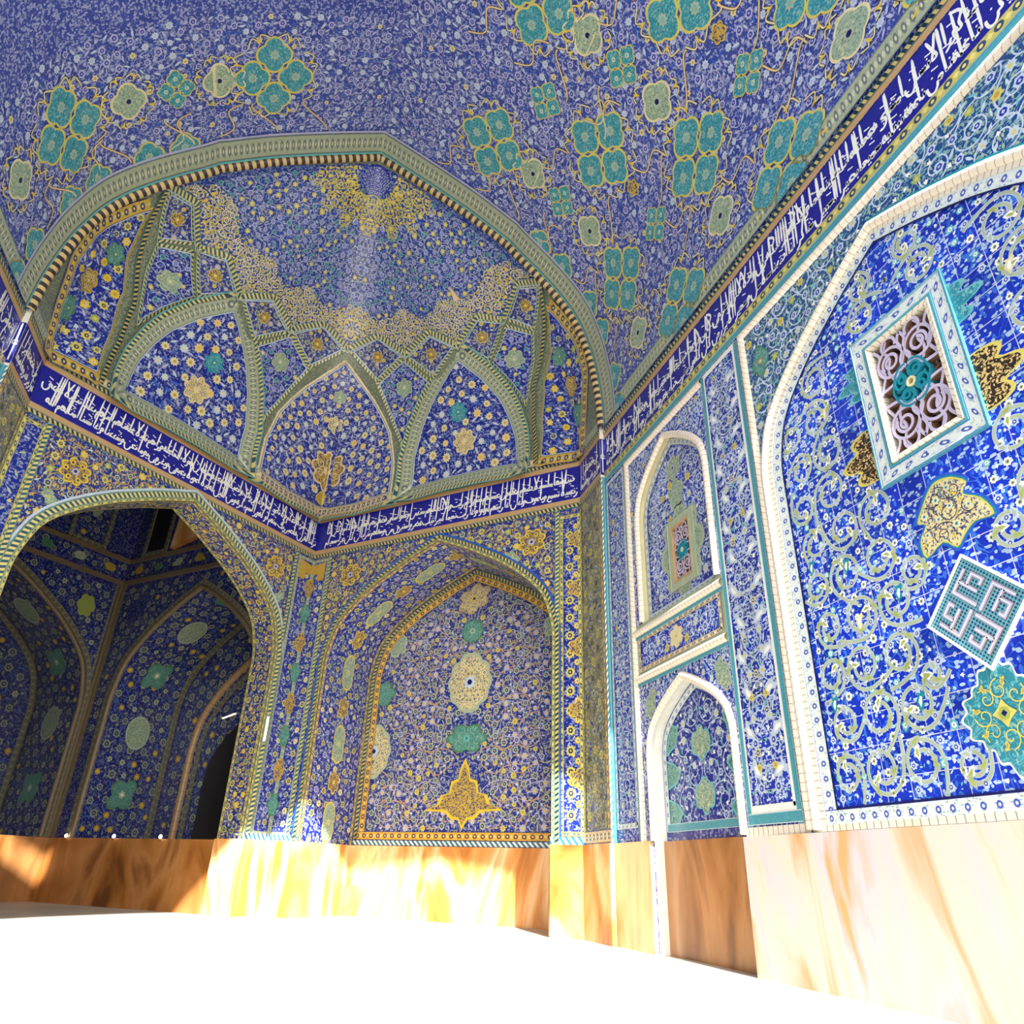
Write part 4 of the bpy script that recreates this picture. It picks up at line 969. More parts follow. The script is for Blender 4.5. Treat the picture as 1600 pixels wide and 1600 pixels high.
# ---- tall panel between the bay and the great arch
root = strip_panel(C, 5.72, 6.40, .62, 5.74, 'tall blue panel of pale birdlike sprays in turquoise borders, beside the great arch', F_side, L_side, .125, 'ground_post', 'white', (), None, 'tile panel', 'ice', .2, 'pilaster_panel', sym=True)
m = MB(); S = C.shift(-.008)
for k in range(13):
    z = .95+k*.37
    for s_ in (-1, 1):
        inst(m, S, palmette('ice', 'white'), [(6.06+s_*(.17+.05*(k % 2)), z)], .12, PI/2-s_*.9, 0)
    inst(m, S, rosette(8, .6, .5, 'ice' if k % 2 else 'cream', 'black' if k % 2 else 'navy', 'white'), [(6.06+(.12 if k % 3 == 0 else -.1 if k % 3 == 1 else 0), z+.17)], .055, .3, .002)
m.build('sprays', root)
m = MB()
band(m, C, [(6.42, .46), (6.42, 5.76)], -.035, .035, .016, 'strip_turquoise'); band(m, C, [(5.675, .46), (5.675, 5.76)], -.04, .04, .016, 'strip_turquoise'); band(m, C, [(5.65, .535), (6.44, .535)], -.05, .05, .017, 'strip_turquoise')
m.build('turquoise_border', root)
m = MB(); band(m, C, [(5.55, .43), (6.50, .43)], -.04, .04, .02, 'kerb_white'); m.build('kerb', root)

# ---- the great blind arch of the right wall
AX = 3.55
root = thing('great_arch', 'great pointed arch panel of cobalt scrolls filling the right of the photo', 'arched panel', at3(C, AX, DT))
MO = arch(AX, 1.93, 3.75, 5.42, DT); FI = arch(AX, 1.66, 3.70, 5.22, .555)
m = MB(); S = C.shift(-.004); area(m, S, cut_rect((AX-2.0, AX+2.0, DT, 5.72), MO), 0, 'ground_green')
spg = [(AX-2.0, 2.6), (AX-2.0, 5.70), (AX+2.0, 5.70), (AX+2.0, 2.6)]+[tuple(p) for p in arch(AX, 1.99, 3.75, 5.5, 2.6)[::-1]]
fill(m, S, spg, .125, F_side+[(1, rosette(6, .7, .4, 'lime', 'butter'), .44)], L_side, 'ice', .19, .014, [(AX+1.72, 5.22, .17), (AX-1.72, 5.22, .17)], AX)
for s_ in (-1, 1):
    medallion(m, S, (AX+s_*1.74, 5.18), .14, .2, 'green', 'ground_jade', 4, .25, 0, None, rosette(8, .7, .4, 'ochre', 'cream'))
m.build('spandrel', root)
m = MB(); roll(m, C, MO, .055, 'mould_white', False, 0, .0); m.build('arch_moulding', root, True)
m = MB(); band(m, C, arch(AX, 1.84, 3.73, 5.36, DT), -.03, .03, .02, 'mould_white_fine'); band(m, C, arch(AX, 1.995, 3.75, 5.5, DT), -.012, .012, .012, 'turquoise'); m.build('inner_moulding', root)
m = MB(); band(m, C, arch(AX, 1.735, 3.715, 5.285, .49), -.075, .075, .014, 'border_ice', False, None); band(m, C, [(AX-1.80, .49), (AX+1.80, .49)], -.065, .065, .016, 'border_ice')
band(m, C, arch(AX, 1.655, 3.70, 5.215, .555), -.008, .008, .018, 'navy'); band(m, C, [(AX-1.66, .557), (AX+1.66, .557)], -.008, .008, .018, 'navy'); m.build('border', root)
m = MB(); band(m, C, [(AX-2.1, .42), (AX+1.98, .42)], -.025, .025, .022, 'kerb_white'); m.build('kerb', root)
m = MB(); area(m, S, FI, 0, 'ground_big', None, WIN)
av = [(AX, 3.68, .86), (AX, 2.46, .36), (AX-.02, 1.71, .44), (AX, 1.02, .34)]
fill(m, S, FI, .088, F_big, L_big, None, 0, .01, av+[(AX, 3.25, .66)], AX)
# the large paired scrolls
for s_ in (1, -1):
    rows = [(x+(.0 if j % 2 else .07), .80+.40*j, (1 if (i+j) % 2 else -1), (.19, .20, .165)[i]) for j in range(11) for i, x in enumerate((.64, 1.03, 1.40))]
    rows += [(.33, 4.62, -1, .18), (.28, 4.92, 1, .14), (.30, .74, 1, .13), (.42, 2.17, -1, .14), (.46, 1.38, 1, .10)]
    for x, z, d, R in rows:
        c = (AX+s_*x, z)
        if not within(np.array([c]), FI, .12)[0] or (x < .75 and 2.85 < z < 4.6) or (x < 1.0 and 3.0 < z < 3.6) or (x < .70 and 1.5 < z < 1.95): continue
        a0 = PI/2+s_*(.7+1.3*z); D_ = d*s_
        sp_ = spiral(c, R, a0, D_, 1.35, 36, .45)
        tl = np.array([np.array(c)+np.array([math.cos(a0-D_*t), math.sin(a0-D_*t)])*R*(1+.6*t*t) for t in np.linspace(0, .95, 12)])
        for q in (sp_, tl): ribbon(m, S, q, .034, 'ice', .0024, FI); ribbon(m, S, q, .024, 'sage', .0042, FI)
        e = sp_[-1]; inst(m, S, palmette('white', 'lime'), [e], .06, a0+D_*2, .003)
        for t in (8, 17, 26):
            q = sp_[t]; dv = sp_[t+1]-sp_[t-1]; an = math.atan2(dv[1], dv[0])
            inst(m, S, palmette('sage', 'lime') if t != 17 else palmette('ice', 'sage'), [q], .058, an+.5*D_, .0035)
    for x, z, mt in ((.62, 1.22, 'turquoise'), (1.08, 2.46, 'turquoise'), (1.5, 1.36, 'turquoise'), (1.05, 1.95, 'cream'), (1.5, 2.6, 'turquoise'), (.6, 2.05, 'turquoise'), (.98, 3.98, 'cream')):
        inst(m, S, palmette(mt, 'white'), [(AX+s_*x, z)], .075, PI/2, .004)
medallion(m, S, (AX, 3.28), .86, .36, 'butter', 'ground_dark', 10, .16, 0, None, None, 0, .005, None, None, (3.12, 4.0))
medallion(m, S, (AX, 4.02), .74, .27, 'aqua', 'ground_teal', 10, .2, 0, None, None, 0, .005, None, None, (3.12, 4.0))
ye = smooth([(AX+.02, 2.74), (AX-.1, 2.71), (AX-.2, 2.62), (AX-.15, 2.55), (AX-.27, 2.46), (AX-.33, 2.31), (AX-.18, 2.32), (AX-.08, 2.26), (AX, 2.2), (AX+.1, 2.28), (AX+.26, 2.22), (AX+.28, 2.36), (AX+.2, 2.46), (AX+.27, 2.5), (AX+.2, 2.6), (AX+.1, 2.71)], 3, True)
cy = ye.mean(0)
for k, mt, h in ((1.16, 'sky_blue', .004), (1.08, 'turquoise', .0052), (1.03, 'butter', .0064), (.97, 'ground_sand', .0076)): area(m, S, cy+(ye-cy)*k, h, mt)
fill(m, Tilted(S.o+S.N*.0078, S.U, (0, 0, 1), S.N), cy+(ye-cy)*.92, .085, [(1, rosette(6, .7, .4, 'cream', 'aqua', 'navy'), .42)], [(leaf('yellow'), .34), (leaf('peach'), .3)], 'navy', .09, .007)
tm = lobed((AX-.02, 1.02), .29, .29, 4, .14, 0, 120, .2); tm = (AX-.02, 1.02)+(tm-(AX-.02, 1.02))*(1+.07*np.cos(np.linspace(0, 2*PI, 120, endpoint=False)*16))[:, None]
for k, mt, h in ((1.06, 'white', .004), (1.0, 'ground_teal', .0055)): area(m, S, np.array([AX-.02, 1.02])+(tm-np.array([AX-.02, 1.02]))*k, h, mt)
St = Tilted(S.o+S.N*.006, S.U, (0, 0, 1), S.N)
for k in range(8):
    a = k*PI/4; ribbon(m, St, spiral((AX-.02+.15*math.cos(a), 1.02+.15*math.sin(a)), .075, a, 1 if k % 2 else -1, 1.2, 16), .009, 'butter', .002)
    inst(m, St, palmette('butter', 'ochre'), [(AX-.02+.2*math.cos(a+.2), 1.02+.2*math.sin(a+.2))], .035, a, .002)
inst(m, St, rosette(4, .6, .5, 'butter', 'lime', 'navy'), [(AX-.02, 1.02)], .09, 0, .003)
m.build('tile_field', root)
root = thing('frame_moulding', 'white rounded moulding boxing in the great arch, brightest where the sun grazes it', 'moulding', at3(C, 5.56, DT))
m = MB(); roll(m, C, [(5.565, DT), (5.565, 5.735), (1.535, 5.735), (1.535, DT)], .05, 'mould_white'); m.build('roll', root, True)
m = MB(); band(m, C, [(5.63, 5.79), (1.47, 5.79)], -.03, .03, .016, 'rope_white'); m.build('rope_strip', root)

lattice(C.shift(-.002), 3.245, 3.853, 3.12, 4.20, 'lattice_window', 'large tile-framed pierced window with lavender scrolls and turquoise centre, in the great arch', .205, False, True)

# square of angular script, set on its corner
kc = (AX-.02, 1.712); hd = .408; e1 = np.array([-1, -1.])/2**.5; e2 = np.array([1, -1.])/2**.5; side = hd*2**.5
KS = Tilted(np.array([XW-.012, kc[0], kc[1]+hd]), (0, e1[0], e1[1]), (0, e2[0], e2[1]), (-1, 0, 0))
root = thing('kufic_plaque', 'turquoise square plaque of angular white script standing on its corner', 'plaque', (XW, kc[0], kc[1]-hd))
m = MB(); area(m, KS, rect(0, side, 0, side), .002, 'diaper'); m.build('ground', root)
m = MB(); sq = np.array(rect(0, side, 0, side), float); sweep(m, KS.at(sq), KS.nrm(sq), [(-.012, .004), (-.012, .014), (.006, .014), (.006, -.012)], 'white', True, KS.at(np.array([(side/2, side/2)]))[0]); m.build('frame', root)
m = MB()
st = [[(.12, .13), (.12, .45), (.48, .45)], [(.12, .30), (.41, .30)], [(.24, .30), (.24, .14), (.40, .14), (.40, .22)]]
for k in range(4):
    for s_ in st:
        q = np.array(s_)-.5
        for _ in range(k): q = np.stack([-q[:, 1], q[:, 0]], 1)
        q = (q+.5)*side
        sweep(m, KS.at(q), KS.nrm(q), [(-.019, .002), (-.015, .008), (.015, .008), (.019, .002)], ['brown', 'lilac', 'brown']); sweep(m, KS.at(q), KS.nrm(q), [(-.004, .0095), (.004, .0095)], 'white')
m.build('angular_script', root)

# ------------------------------------------------------------------ dark chamber behind the archway
CC = np.array([-4.20, 18.15]); E_ = Plane(CC, dA, A.N[:2]); F_ = Plane(CC, dB, B.N[:2])
CL, CR = -7., 4.93; ZF0, ZF1 = 5.97, 6.42
def chamber(P, u0, u1, axis, half, zs, za, depth, nm, side, meds):
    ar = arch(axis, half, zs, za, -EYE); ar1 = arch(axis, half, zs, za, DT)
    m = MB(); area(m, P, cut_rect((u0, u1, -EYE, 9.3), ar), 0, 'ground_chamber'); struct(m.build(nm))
    root = thing('chamber_arch', 'shadowed pointed recess with oval medallions on the %s wall of the dark chamber' % side, 'arch niche', at3(P, axis, DT), 'recesses inside the dark chamber')
    m = MB(); lo, hi = (u0, 0) if u1 <= .01 else (0, u1); lo = max(lo, -5.4)
    fill(m, P, cut_rect((lo+.12, hi-.12, 2.4, ZF0-.14), arch(axis, half+.22, zs, za+.2, 2.4)), .165, F_cham, L_cham, None, 0, .01, [(-.72 if u1 <= .01 else .72, 5.2, .24)])
    if side == 'left': medallion(m, P, (-.72, 5.15), .21, .26, 'lime', 'lime', 6, .15)
    m.build('spandrel', root)
    m = MB(); roll(m, P, ar1, .055, 'rib_brown'); band(m, P, arch(axis, half+.13, zs, za+.12, DT), -.06, .06, .014, 'border_chamber'); m.build('arch_moulding', root, True)
    def ov(m, so):
        n = 11
        for k in range(n):
            u = .75+k*(so.L-1.5)/(n-1)
            if k % 2 == 0: medallion(m, so, (u, depth/2), .36, .30, 'sage', 'ground_mint', 2, .02, 0, None, None, 0, .006, .1)
            else: medallion(m, so, (u, depth/2), .36, .30, 'green', 'ground_jade', 4, .3, .785, None, rosette(6, .7, .4, 'sage', 'white'), 0, .006, .1)
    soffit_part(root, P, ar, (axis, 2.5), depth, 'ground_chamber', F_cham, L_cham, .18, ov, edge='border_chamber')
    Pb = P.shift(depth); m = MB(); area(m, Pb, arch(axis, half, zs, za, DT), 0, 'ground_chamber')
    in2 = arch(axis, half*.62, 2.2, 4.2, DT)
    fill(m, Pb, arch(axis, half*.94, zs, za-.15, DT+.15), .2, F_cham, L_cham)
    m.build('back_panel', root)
    m = MB(); band(m, Pb, arch(axis, half-.06, zs, za-.06, DT), -.06, .06, .012, 'border_chamber'); roll(m, Pb, in2, .09, 'mould_buff'); band(m, Pb, arch(axis, half*.62-.25, 2.15, 3.9, DT), -.07, .07, .012, 'border_chamber')
    area(m, Pb, arch(axis, half*.34, 1.6, 2.8, DT), .016, 'black'); m.build('inner_arches', root)  # black fill paints in the shade of the innermost doorway
    # banding over the arch
    rt = thing('chamber_frieze', 'dim flowered band with buff fillets across the %s wall of the dark chamber' % side, 'frieze', at3(P, (lo+hi)/2, ZF0), 'bands inside the dark chamber')
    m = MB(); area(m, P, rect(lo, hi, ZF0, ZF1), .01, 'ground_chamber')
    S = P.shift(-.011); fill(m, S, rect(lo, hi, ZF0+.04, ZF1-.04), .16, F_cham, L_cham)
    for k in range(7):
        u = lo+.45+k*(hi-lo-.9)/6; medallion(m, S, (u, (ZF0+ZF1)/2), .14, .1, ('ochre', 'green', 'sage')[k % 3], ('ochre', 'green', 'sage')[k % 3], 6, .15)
    m.build('field', rt)
    for z, nm_ in ((ZF0-.06, 'lower_fillet'), (ZF1+.05, 'upper_fillet')):
        m = MB(); band(m, P, [(lo, z), (hi, z)], -.055, .055, .04, 'rib_brown'); m.build(nm_, rt)
    return root
chamber(E_, CL, 0, -2.62, 2.42, 3.0, 5.6, 1.8, 'wall_chamber_left', 'left', 0)
chamber(F_, 0, CR, 2.80, 2.12, 3.1, 5.45, 1.74, 'wall_chamber_right', 'right', 0)
m = MB()
for P in (E_, F_):
    s_ = -1 if P is E_ else 1
    band(m, P, [(s_*.05, DT), (s_*.05, ZF0)], -.04, .04, .03, 'rib_brown'); band(m, P, [(s_*.14, DT), (s_*.14, ZF0-.1)], -.03, .03, .012, 'border_chamber')
tag(m.build('corner_fillet'), 'long brown fillet running up the far corner of the dark chamber', 'moulding')
for k, (P, u, w, mt, lab) in enumerate(((E_, -1.15, .75, 'ground_chamber', 'dim framed panel high in the dark chamber, the middle one of the three'), (E_, -2.6, .75, 'ground_chamber', 'dim framed panel high in the dark chamber, farthest from its corner'), (F_, .85, .66, 'black', 'narrow framed opening painted black for its shade, high in the chamber right of the corner'))):
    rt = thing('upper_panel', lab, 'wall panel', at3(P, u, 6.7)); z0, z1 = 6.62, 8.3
    m = MB(); area(m, P, rect(u-w/2, u+w/2, z0, z1), .006, mt)  # the black one is a flat sheet painting the shade of an opening
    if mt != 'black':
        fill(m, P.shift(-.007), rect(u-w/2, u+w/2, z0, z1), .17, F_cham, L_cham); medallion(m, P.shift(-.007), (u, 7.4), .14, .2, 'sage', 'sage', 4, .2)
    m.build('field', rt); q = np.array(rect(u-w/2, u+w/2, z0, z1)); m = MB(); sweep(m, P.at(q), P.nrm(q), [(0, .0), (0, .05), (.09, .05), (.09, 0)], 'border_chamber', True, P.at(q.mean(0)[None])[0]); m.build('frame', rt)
rt = thing('window_jamb', 'orange-brown jamb, its light painted on, high in the dark chamber beside the archway edge', 'wall panel', at3(F_, 1.6, 5.5))
m = MB(); q = np.array([(1.5, 6.55), (2.25, 6.7), (2.4, 8.2), (1.8, 8.6), (1.58, 7.6)]); area(m, F_, q, .12, 'marble_orange'); sweep(m, F_.at(q), F_.nrm(q), [(0, .12), (0, 0)], 'marble_brown', True); m.build('slab', rt)  # orange marble colour stands in for window light on the jamb
m = MB(); area(m, Tilted((0, 0, 9.2), (1, 0, 0), (0, 1, 0), (0, 0, -1)), [tuple(A.at(np.array([[k, 0]]), h)[0][:2]) for k, h in ((-2, -.62), (LA+.8, -.62), (LA+.8, -9), (-2, -9))], 0, 'ground_chamber'); struct(m.build('ceiling_chamber'))

# ------------------------------------------------------------------ half dome
m = MB(); th = np.linspace(0, PI, 161); zz_ = np.concatenate([np.linspace(6.98, 11.4, 70), np.linspace(11.45, 11.925, 24)])
T, Z = np.meshgrid(th, zz_); R_ = RR(T, Z); V = np.stack([OC[0]+R_*np.cos(T), OC[1]+R_*np.sin(T), Z], -1)
n0, n1 = T.shape; i = np.arange(n0-1)[:, None]*n1; j = np.arange(n1-1)[None]; q = i+j
ang = np.stack([T*3.6, Z], -1)
m.add(V.reshape(-1, 3), np.stack([q, q+1, q+n1+1, q+n1], -1).reshape(-1, 4), 'ground_rib', ang.reshape(-1, 2)); struct(m.build('ceiling_dome', None, True))

def mir(p): return [(180-a, e) for a, e in p]
P2_ = [(90, 26.3), (96, 20.8), (101, 15.6), (105, 9.6), (107.6, 4.5), (109.3, -4.6), (108.9, -13.8), (99, -13.4), (90, -11.3), (81, -13.4), (71.1, -13.8), (70.7, -4.6), (72.4, 4.5), (75, 9.6), (79, 15.6), (84, 20.8)]
P3_ = [(41, 23.6), (46, 20.2), (50.2, 16.5), (56, 10), (60.2, 3.5), (63.4, -5.5), (63.8, -14.9), (50, -15.0), (38, -15), (26.5, -14.9), (26.6, -6), (27.6, 0), (29.5, 6.6), (33.8, 14.8)]
NR_ = [(3.8, 24.8), (10.5, 15.8), (16, 7), (18.6, -3), (20, -13.9), (15, -13.7), (10.2, -13.5), (8.9, -9.5), (6.6, -5.5), (3.2, 1.5), (1.6, 10), (2.8, 18)]
KR = [[(7.4, 34.9), (1.2, 30.6), (12.2, 23.3), (17.7, 30.0)], [(19.6, 27.8), (13.6, 22.0), (22.4, 3.6), (24.8, 10.5), (29, 18.8)], [(37.6, 28.3), (28, 34.4), (20.6, 29.9), (29.8, 20.5)],
      [(64, 29.0), (51.2, 35), (41.4, 28.8), (53, 20.4)], [(66.2, 28), (55.6, 18.6), (62, 8.5), (67.4, -.3), (71.0, 8), (77, 20.6)], [(88.2, 30.3), (78, 36.1), (67, 29.6), (77.6, 21.9)]]
ZR = [(-1.3, 30.6), (6.8, 36.2), (19.4, 30.3), (27, 35.6), (39.5, 28.8), (51.2, 36.6), (65, 30.2), (78, 36.9), (90, 31.0)]
ZZ = ZR+mir(ZR)[::-1][1:]
# crown field
cf = [tuple(p) for p in aed(ZZ)]
rim = [tuple(p) for p in aed([(a, e) for a, e in ((181.3, 45), (181, 60), (180.5, 75), (180, 88), (0, 88), (-.5, 75), (-1, 60), (-1.3, 45))])]
crown = np.array(cf+rim)
m = MB(); area(m, DO, crown, .006, 'ground_dome', .12)
class Raised:
    def __init__(s, b, h): s.b, s.h0 = b, h
    def at(s, p, h=0.): return s.b.at(p, np.asarray(h, float)+s.h0)
    def nrm(s, p): return s.b.nrm(p)
DR = Raised(DO, .012)
def polar(c0, c1, g): return None
inner = np.array([tuple(p) for p in aed([(a, 43.5-2*math.cos(math.radians(a*2*180/25.3*2))) for a in np.linspace(178, 2, 60)])]+[tuple(p) for p in aed([(a, 74) for a in np.linspace(2, 178, 40)])])
fill(m, DR, inner, .125, F_dome, L_dome, 'lilac', .2, .013, [], 0., 0, 1.05, .37)
zone = np.array([tuple(p) for p in aed([(a, e+1.0) for a, e in ZZ])]+[tuple(p) for p in aed([(a, 45.0+1.8*math.cos(math.radians((a-90)*360/25.3))) for a in np.linspace(178, 2, 90)])])
F_zone = [(3, ringflower('cream', 'cobalt'), .5), (2, rosette(8, .7, .45, 'butter', 'navy', 'cream'), .5), (1, rosette(6, .7, .4, 'yellow', 'butter'), .48)]
L_zone = [(leaf('cream'), .5), (leaf('butter'), .48), (leaf('yellow'), .42), (bud('cream'), .3)]
fill(m, Raised(DO, .016), zone, .10, F_zone, L_zone, 'cream', .14, .016, [], 0., 0, 1.1, .26)
m.build('tile_field') if False else None
zf = m.build('crown_field'); tag(zf, 'broad blue crown field of the half dome with a golden star edge', 'dome field')
m = MB(); sun = np.array([tuple(p) for p in aed([(a, 71.5+2.2*math.cos(math.radians(a*14))) for a in np.linspace(181, -1, 120)])]+[(R0*.02, 0), (-R0*.02, 0)])
sb = Raised(DO, .02)
fill(m, sb, sun, .085, [(3, rosette(8, .6, .3, 'butter', 'navy'), .5), (2, rosette(6, .7, .4, 'yellow', 'cream'), .48)], [(leaf('yellow'), .5), (leaf('butter'), .52), (leaf('cream'), .5), (bud('butter'), .34)], 'butter', .15, .014, [(0, .22, .34)], 0., 0, 1.1, .28)
cen = np.array([(0, .23)]); disc = lobed((0, .24), .27, .27, 16, .04)
disc = np.array([p for p in disc if p[1] > 0.0]); area(m, DO, disc, .024, 'cobalt', .06)
fill(m, Raised(DO, .026), disc, .042, [(1, rosette(6, .7, .4, 'ice', 'cobalt'), .46)], [(bud('ice'), .42), (bud('lilac'), .42)])
for k in range(22):
    a = k*PI/21; c = np.array([0, .24]); d_ = np.array([math.cos(a), math.sin(a)])
    ribbon(m, sb, np.array([c+d_*.36, c+d_*.62]), .03, 'butter', .003, sun, True)
tag(m.build('sunburst'), 'yellow sunburst of leaves at the very top of the half dome', 'medallion')

def dome_panel(pts, label, name, ground, fl, lv, a, border, meds=(), vine=None, R=0, w=.09, group=None, grid=.12, rib=None):
    S = DomePatch(np.array(pts, float)); o = smooth(S.out, 1, True); c = o.mean(0)
    root = thing(name, label, 'dome panel', tuple(S.at(c[None])[0]), group)
    m = MB(); area(m, S, o, .012, ground, grid); S2 = Raised(S, .013)
    L_ = [(u, v, q*.9) for u, v, q, *_ in meds]; fill(m, S2, o, a, fl, lv, vine, R, .012, L_, None, .02)
    for u, v, q, e, g, n, vn in meds: medallion(m, S2, (u, v), q, q, e, g, n, .2, PI/2, vn, rosette(6, .7, .4, e, 'cream'), 0, .006, .06)
    m.build('field', root)
    b = densify(o, .12); P = S.at(b); N = S.nrm(b); ce = S.at(c[None])[0]
    m = MB(); sweep(m, P, N, [(-.015, .02), (w, .02), (w+.01, .008)], border, True, ce)
    sweep(m, P, N, [(-.03, .022), (-.012, .022)], 'ice', True, ce); m.build('border', root)
    if rib:
        m = MB(); sweep(m, P, N, [(w+.005, .012), (w+.01, .034), (w+.085, .034), (w+.09, .012)], rib, True, ce); sweep(m, P, N, [(w+.09, .026), (w+.11, .026)], 'aqua', True, ce); m.build('rope_rib', root)
    return root, S, o
def pmed(S_pts, az, el):
    S = DomePatch(np.array(S_pts, float)); D = ddir(np.array([(az, el)])); k = S.r/(D@S.c); return float(k[0]*(D[0]@S.e1)), float(k[0]*(D[0]@S.e2))
for pts, lab, mm_ in ((P2_, 'arched dome panel over the back corner, with an orange pendant medallion', ((90, -3, .34, 'peach', 'ground_gold', 8, 'cream'), (90, 15.5, .16, 'sage', 'ground_mint', 6, None), (90, 8, .17, 'cream', 'ground_sand', 6, None), (90, -9.3, .14, 'butter', 'ochre', 3, None))),
                  (P3_, 'arched dome panel right of the back corner, white daisies round a turquoise medallion', ((45, 5.5, .2, 'turquoise', 'ground_teal', 8, 'aqua'), (44, -4.5, .24, 'peach', 'ground_sand', 8, 'ochre'))),
                  (mir(P3_), 'arched dome panel left of the back corner, cream daisies round a turquoise medallion', ((135, 5.5, .19, 'turquoise', 'ground_teal', 8, 'aqua'), (136, -4.5, .24, 'peach', 'ground_sand', 8, 'ochre')))):
    meds = [pmed(pts, a, e)+(q, ed, g, n, v) for a, e, q, ed, g, n, v in mm_]
    dome_panel(pts, lab, 'arched_dome_panel', 'ground_panel', F_panel, L_panel, .175 if pts is not P2_ else .15, 'border_cream' if pts is P2_ else 'border_sage', meds, 'lilac' if pts is P2_ else None, .22, .235, 'arched panels at the foot of the half dome', .12, 'rope_green')
for pts, lab, a0 in ((NR_, 'narrow curved dome panel beside the rope arch, right end', 9), (mir(NR_), 'narrow curved dome panel beside the rope arch, left end', 171)):
    meds = [pmed(pts, a0, e)+(.2, ed, g, 6, v) for e, ed, g, v in ((12, 'green', 'ground_jade', None), (3, 'ochre', 'ground_gold', 'cream'), (-5, 'green', 'ground_jade', None))]
    dome_panel(pts, lab, 'narrow_dome_panel', 'ground_panel', F_gold+[(2, rosette(10, .7, .4, 'yellow', 'ochre'), .5)], L_panel, .165, 'border_gold', meds, None, 0, .21, 'narrow end panels of the half dome')
names = ['kite panel at the right tip beside the rope arch', 'kite panel with green medallion beside the right narrow panel', 'small orange-centred kite panel above the right arched panel, right of its peak',
         'small orange-centred kite panel left of the right arched panel peak', 'spandrel panel with green medallion between corner and right arched panels', 'small orange-centred kite panel right of the corner panel peak']
namesL = ['kite panel at the left tip beside the rope arch', 'kite panel with green medallion beside the left narrow panel', 'small orange-centred kite panel above the left arched panel, left of its peak',
          'small orange-centred kite panel right of the left arched panel peak', 'spandrel panel with green medallion between left and corner arched panels', 'small orange-centred kite panel left of the corner panel peak']
for k, pts in enumerate(KR):
    for q, lab in ((pts, names[k]), (mir(pts), namesL[k])):
        c = np.array(q, float).mean(0)
        if k == 4: c[1] += 4.5
        if k == 1: c[1] += 1
        g = (k in (1, 4)); me = [pmed(q, c[0], c[1])+((.19, 'sage', 'ground_mint', 6, None) if g else (.115, 'yellow', 'ground_gold', 8, None))]
        dome_panel(q, lab, 'kite_panel', 'ground_panel' if g else 'ground_niche', F_dome if g else F_niche, L_dome if g else L_niche, .115, 'rope_green', me, 'lilac' if g else None, .16, .05, 'kite panels of the half dome', .1)
m = MB(); z = densify(aed(ZZ), .1, False); sweep(m, DO.at(z), DO.nrm(z), [(-.06, .02), (-.06, .035), (.06, .035), (.06, .02)], 'rope_green'); sweep(m, DO.at(z), DO.nrm(z), [(.06, .03), (.075, .03)], 'ice')
tag(m.build('star_rib'), 'zigzag rope-patterned rib bounding the crown field of the half dome', 'moulding')
for pts, lab in (([(21.2, -15.9), (20.9, -4), (19.2, 6), (14.5, 14.2), (6, 24), (-.9, 30.5)], 'long oblique rope rib at the right end of the half dome'), ([(158.8, -15.9), (159.1, -4), (160.8, 6), (165.5, 14.2), (174, 24), (180.9, 30.5)], 'long oblique rope rib at the left end of the half dome')):
    m = MB(); q = densify(aed(pts), .12, False); q = q.copy(); sweep(m, DO.at(q), DO.nrm(q), [(-.055, .02), (-.055, .036), (.055, .036), (.055, .02)], 'rope_dark'); tag(m.build('dome_rib'), lab, 'moulding')
# pale bare patch
S = DomePatch(np.array([(32.9, 48.9), (33.6, 44), (31, 43.9)])); m = MB()
q = np.array([tuple(x) for x in S.out])*1.15; q = densify(q, .1); sweep(m, S.at(q), S.nrm(q), [(0, .045), (0, .0)], 'peach', True); area(m, S, q, .045, 'peach'); tag(m.build('loose_patch'), 'small pale pointed patch on the blue crown field of the dome', 'patch')

# ------------------------------------------------------------------ rope arch and barrel vault
u = np.linspace(0, VA.L, 260)
root = thing('rope_arch', 'great rope-moulded arch with a sage border, framing the half dome', 'arch', (0, YA, 11.9))
m = MB(); q = np.stack([u, np.full_like(u, YA)], 1); sweep(m, VA.at(q), VA.nrm(q), [(-.02, -.02), (-.03, .05), (.0, .085), (.05, .085), (.09, .05), (.10, .0)], 'rope_black', False, (0, 20, 8)); m.build('rope', root, True)
m = MB(); q = np.stack([u, np.full_like(u, YA-.35)], 1); sweep(m, VA.at(q), VA.nrm(q), [(-.20, .014), (.20, .014)], 'border_sage'); m.build('sage_border', root)
m = MB()
for y in (YA-.58, YA-.13): q = np.stack([u, np.full_like(u, y)], 1); sweep(m, VA.at(q), VA.nrm(q), [(-.02, .018), (.02, .018)], 'lilac' if y < 9 else 'aqua')
m.build('fillets', root)
m = MB(); y = np.linspace(-.1, YA+.1, 40); Uv, Yv = np.meshgrid(u, y); P = np.stack([Uv, Yv], -1); n0, n1 = Uv.shape
i = np.arange(n0-1)[:, None]*n1; j = np.arange(n1-1)[None]; q = i+j
m.add(VA.at(P.reshape(-1, 2)), np.stack([q, q+1, q+n1+1, q+n1], -1).reshape(-1, 4), 'ground_vault', P.reshape(-1, 2))
o_ = m.build('ceiling_vault', None, True); struct(o_)
def motif_grid():
    out = []
    for k in range(5):
        y0 = 7.84-2.36*k; y1 = 6.66-2.36*k
        out += [(y0, 1.88, 'T'), (y0, .80, 'p'), (y0, 2.93, 'p'), (y0, 3.66, 'c'), (y0, 4.35, 'p'), (y0, 5.2, 'T')]
        out += [(y1, 1.87, 'c'), (y1, .36, 'T'), (y1, 3.4, 'T'), (y1, 4.6, 'c'), (y1, 2.6, 'y')]
    out += [(8.98, 1.9, 'h'), (8.98, 3.4, 'h'), (8.95, .34, 'h')]
    return out
MG = motif_grid()
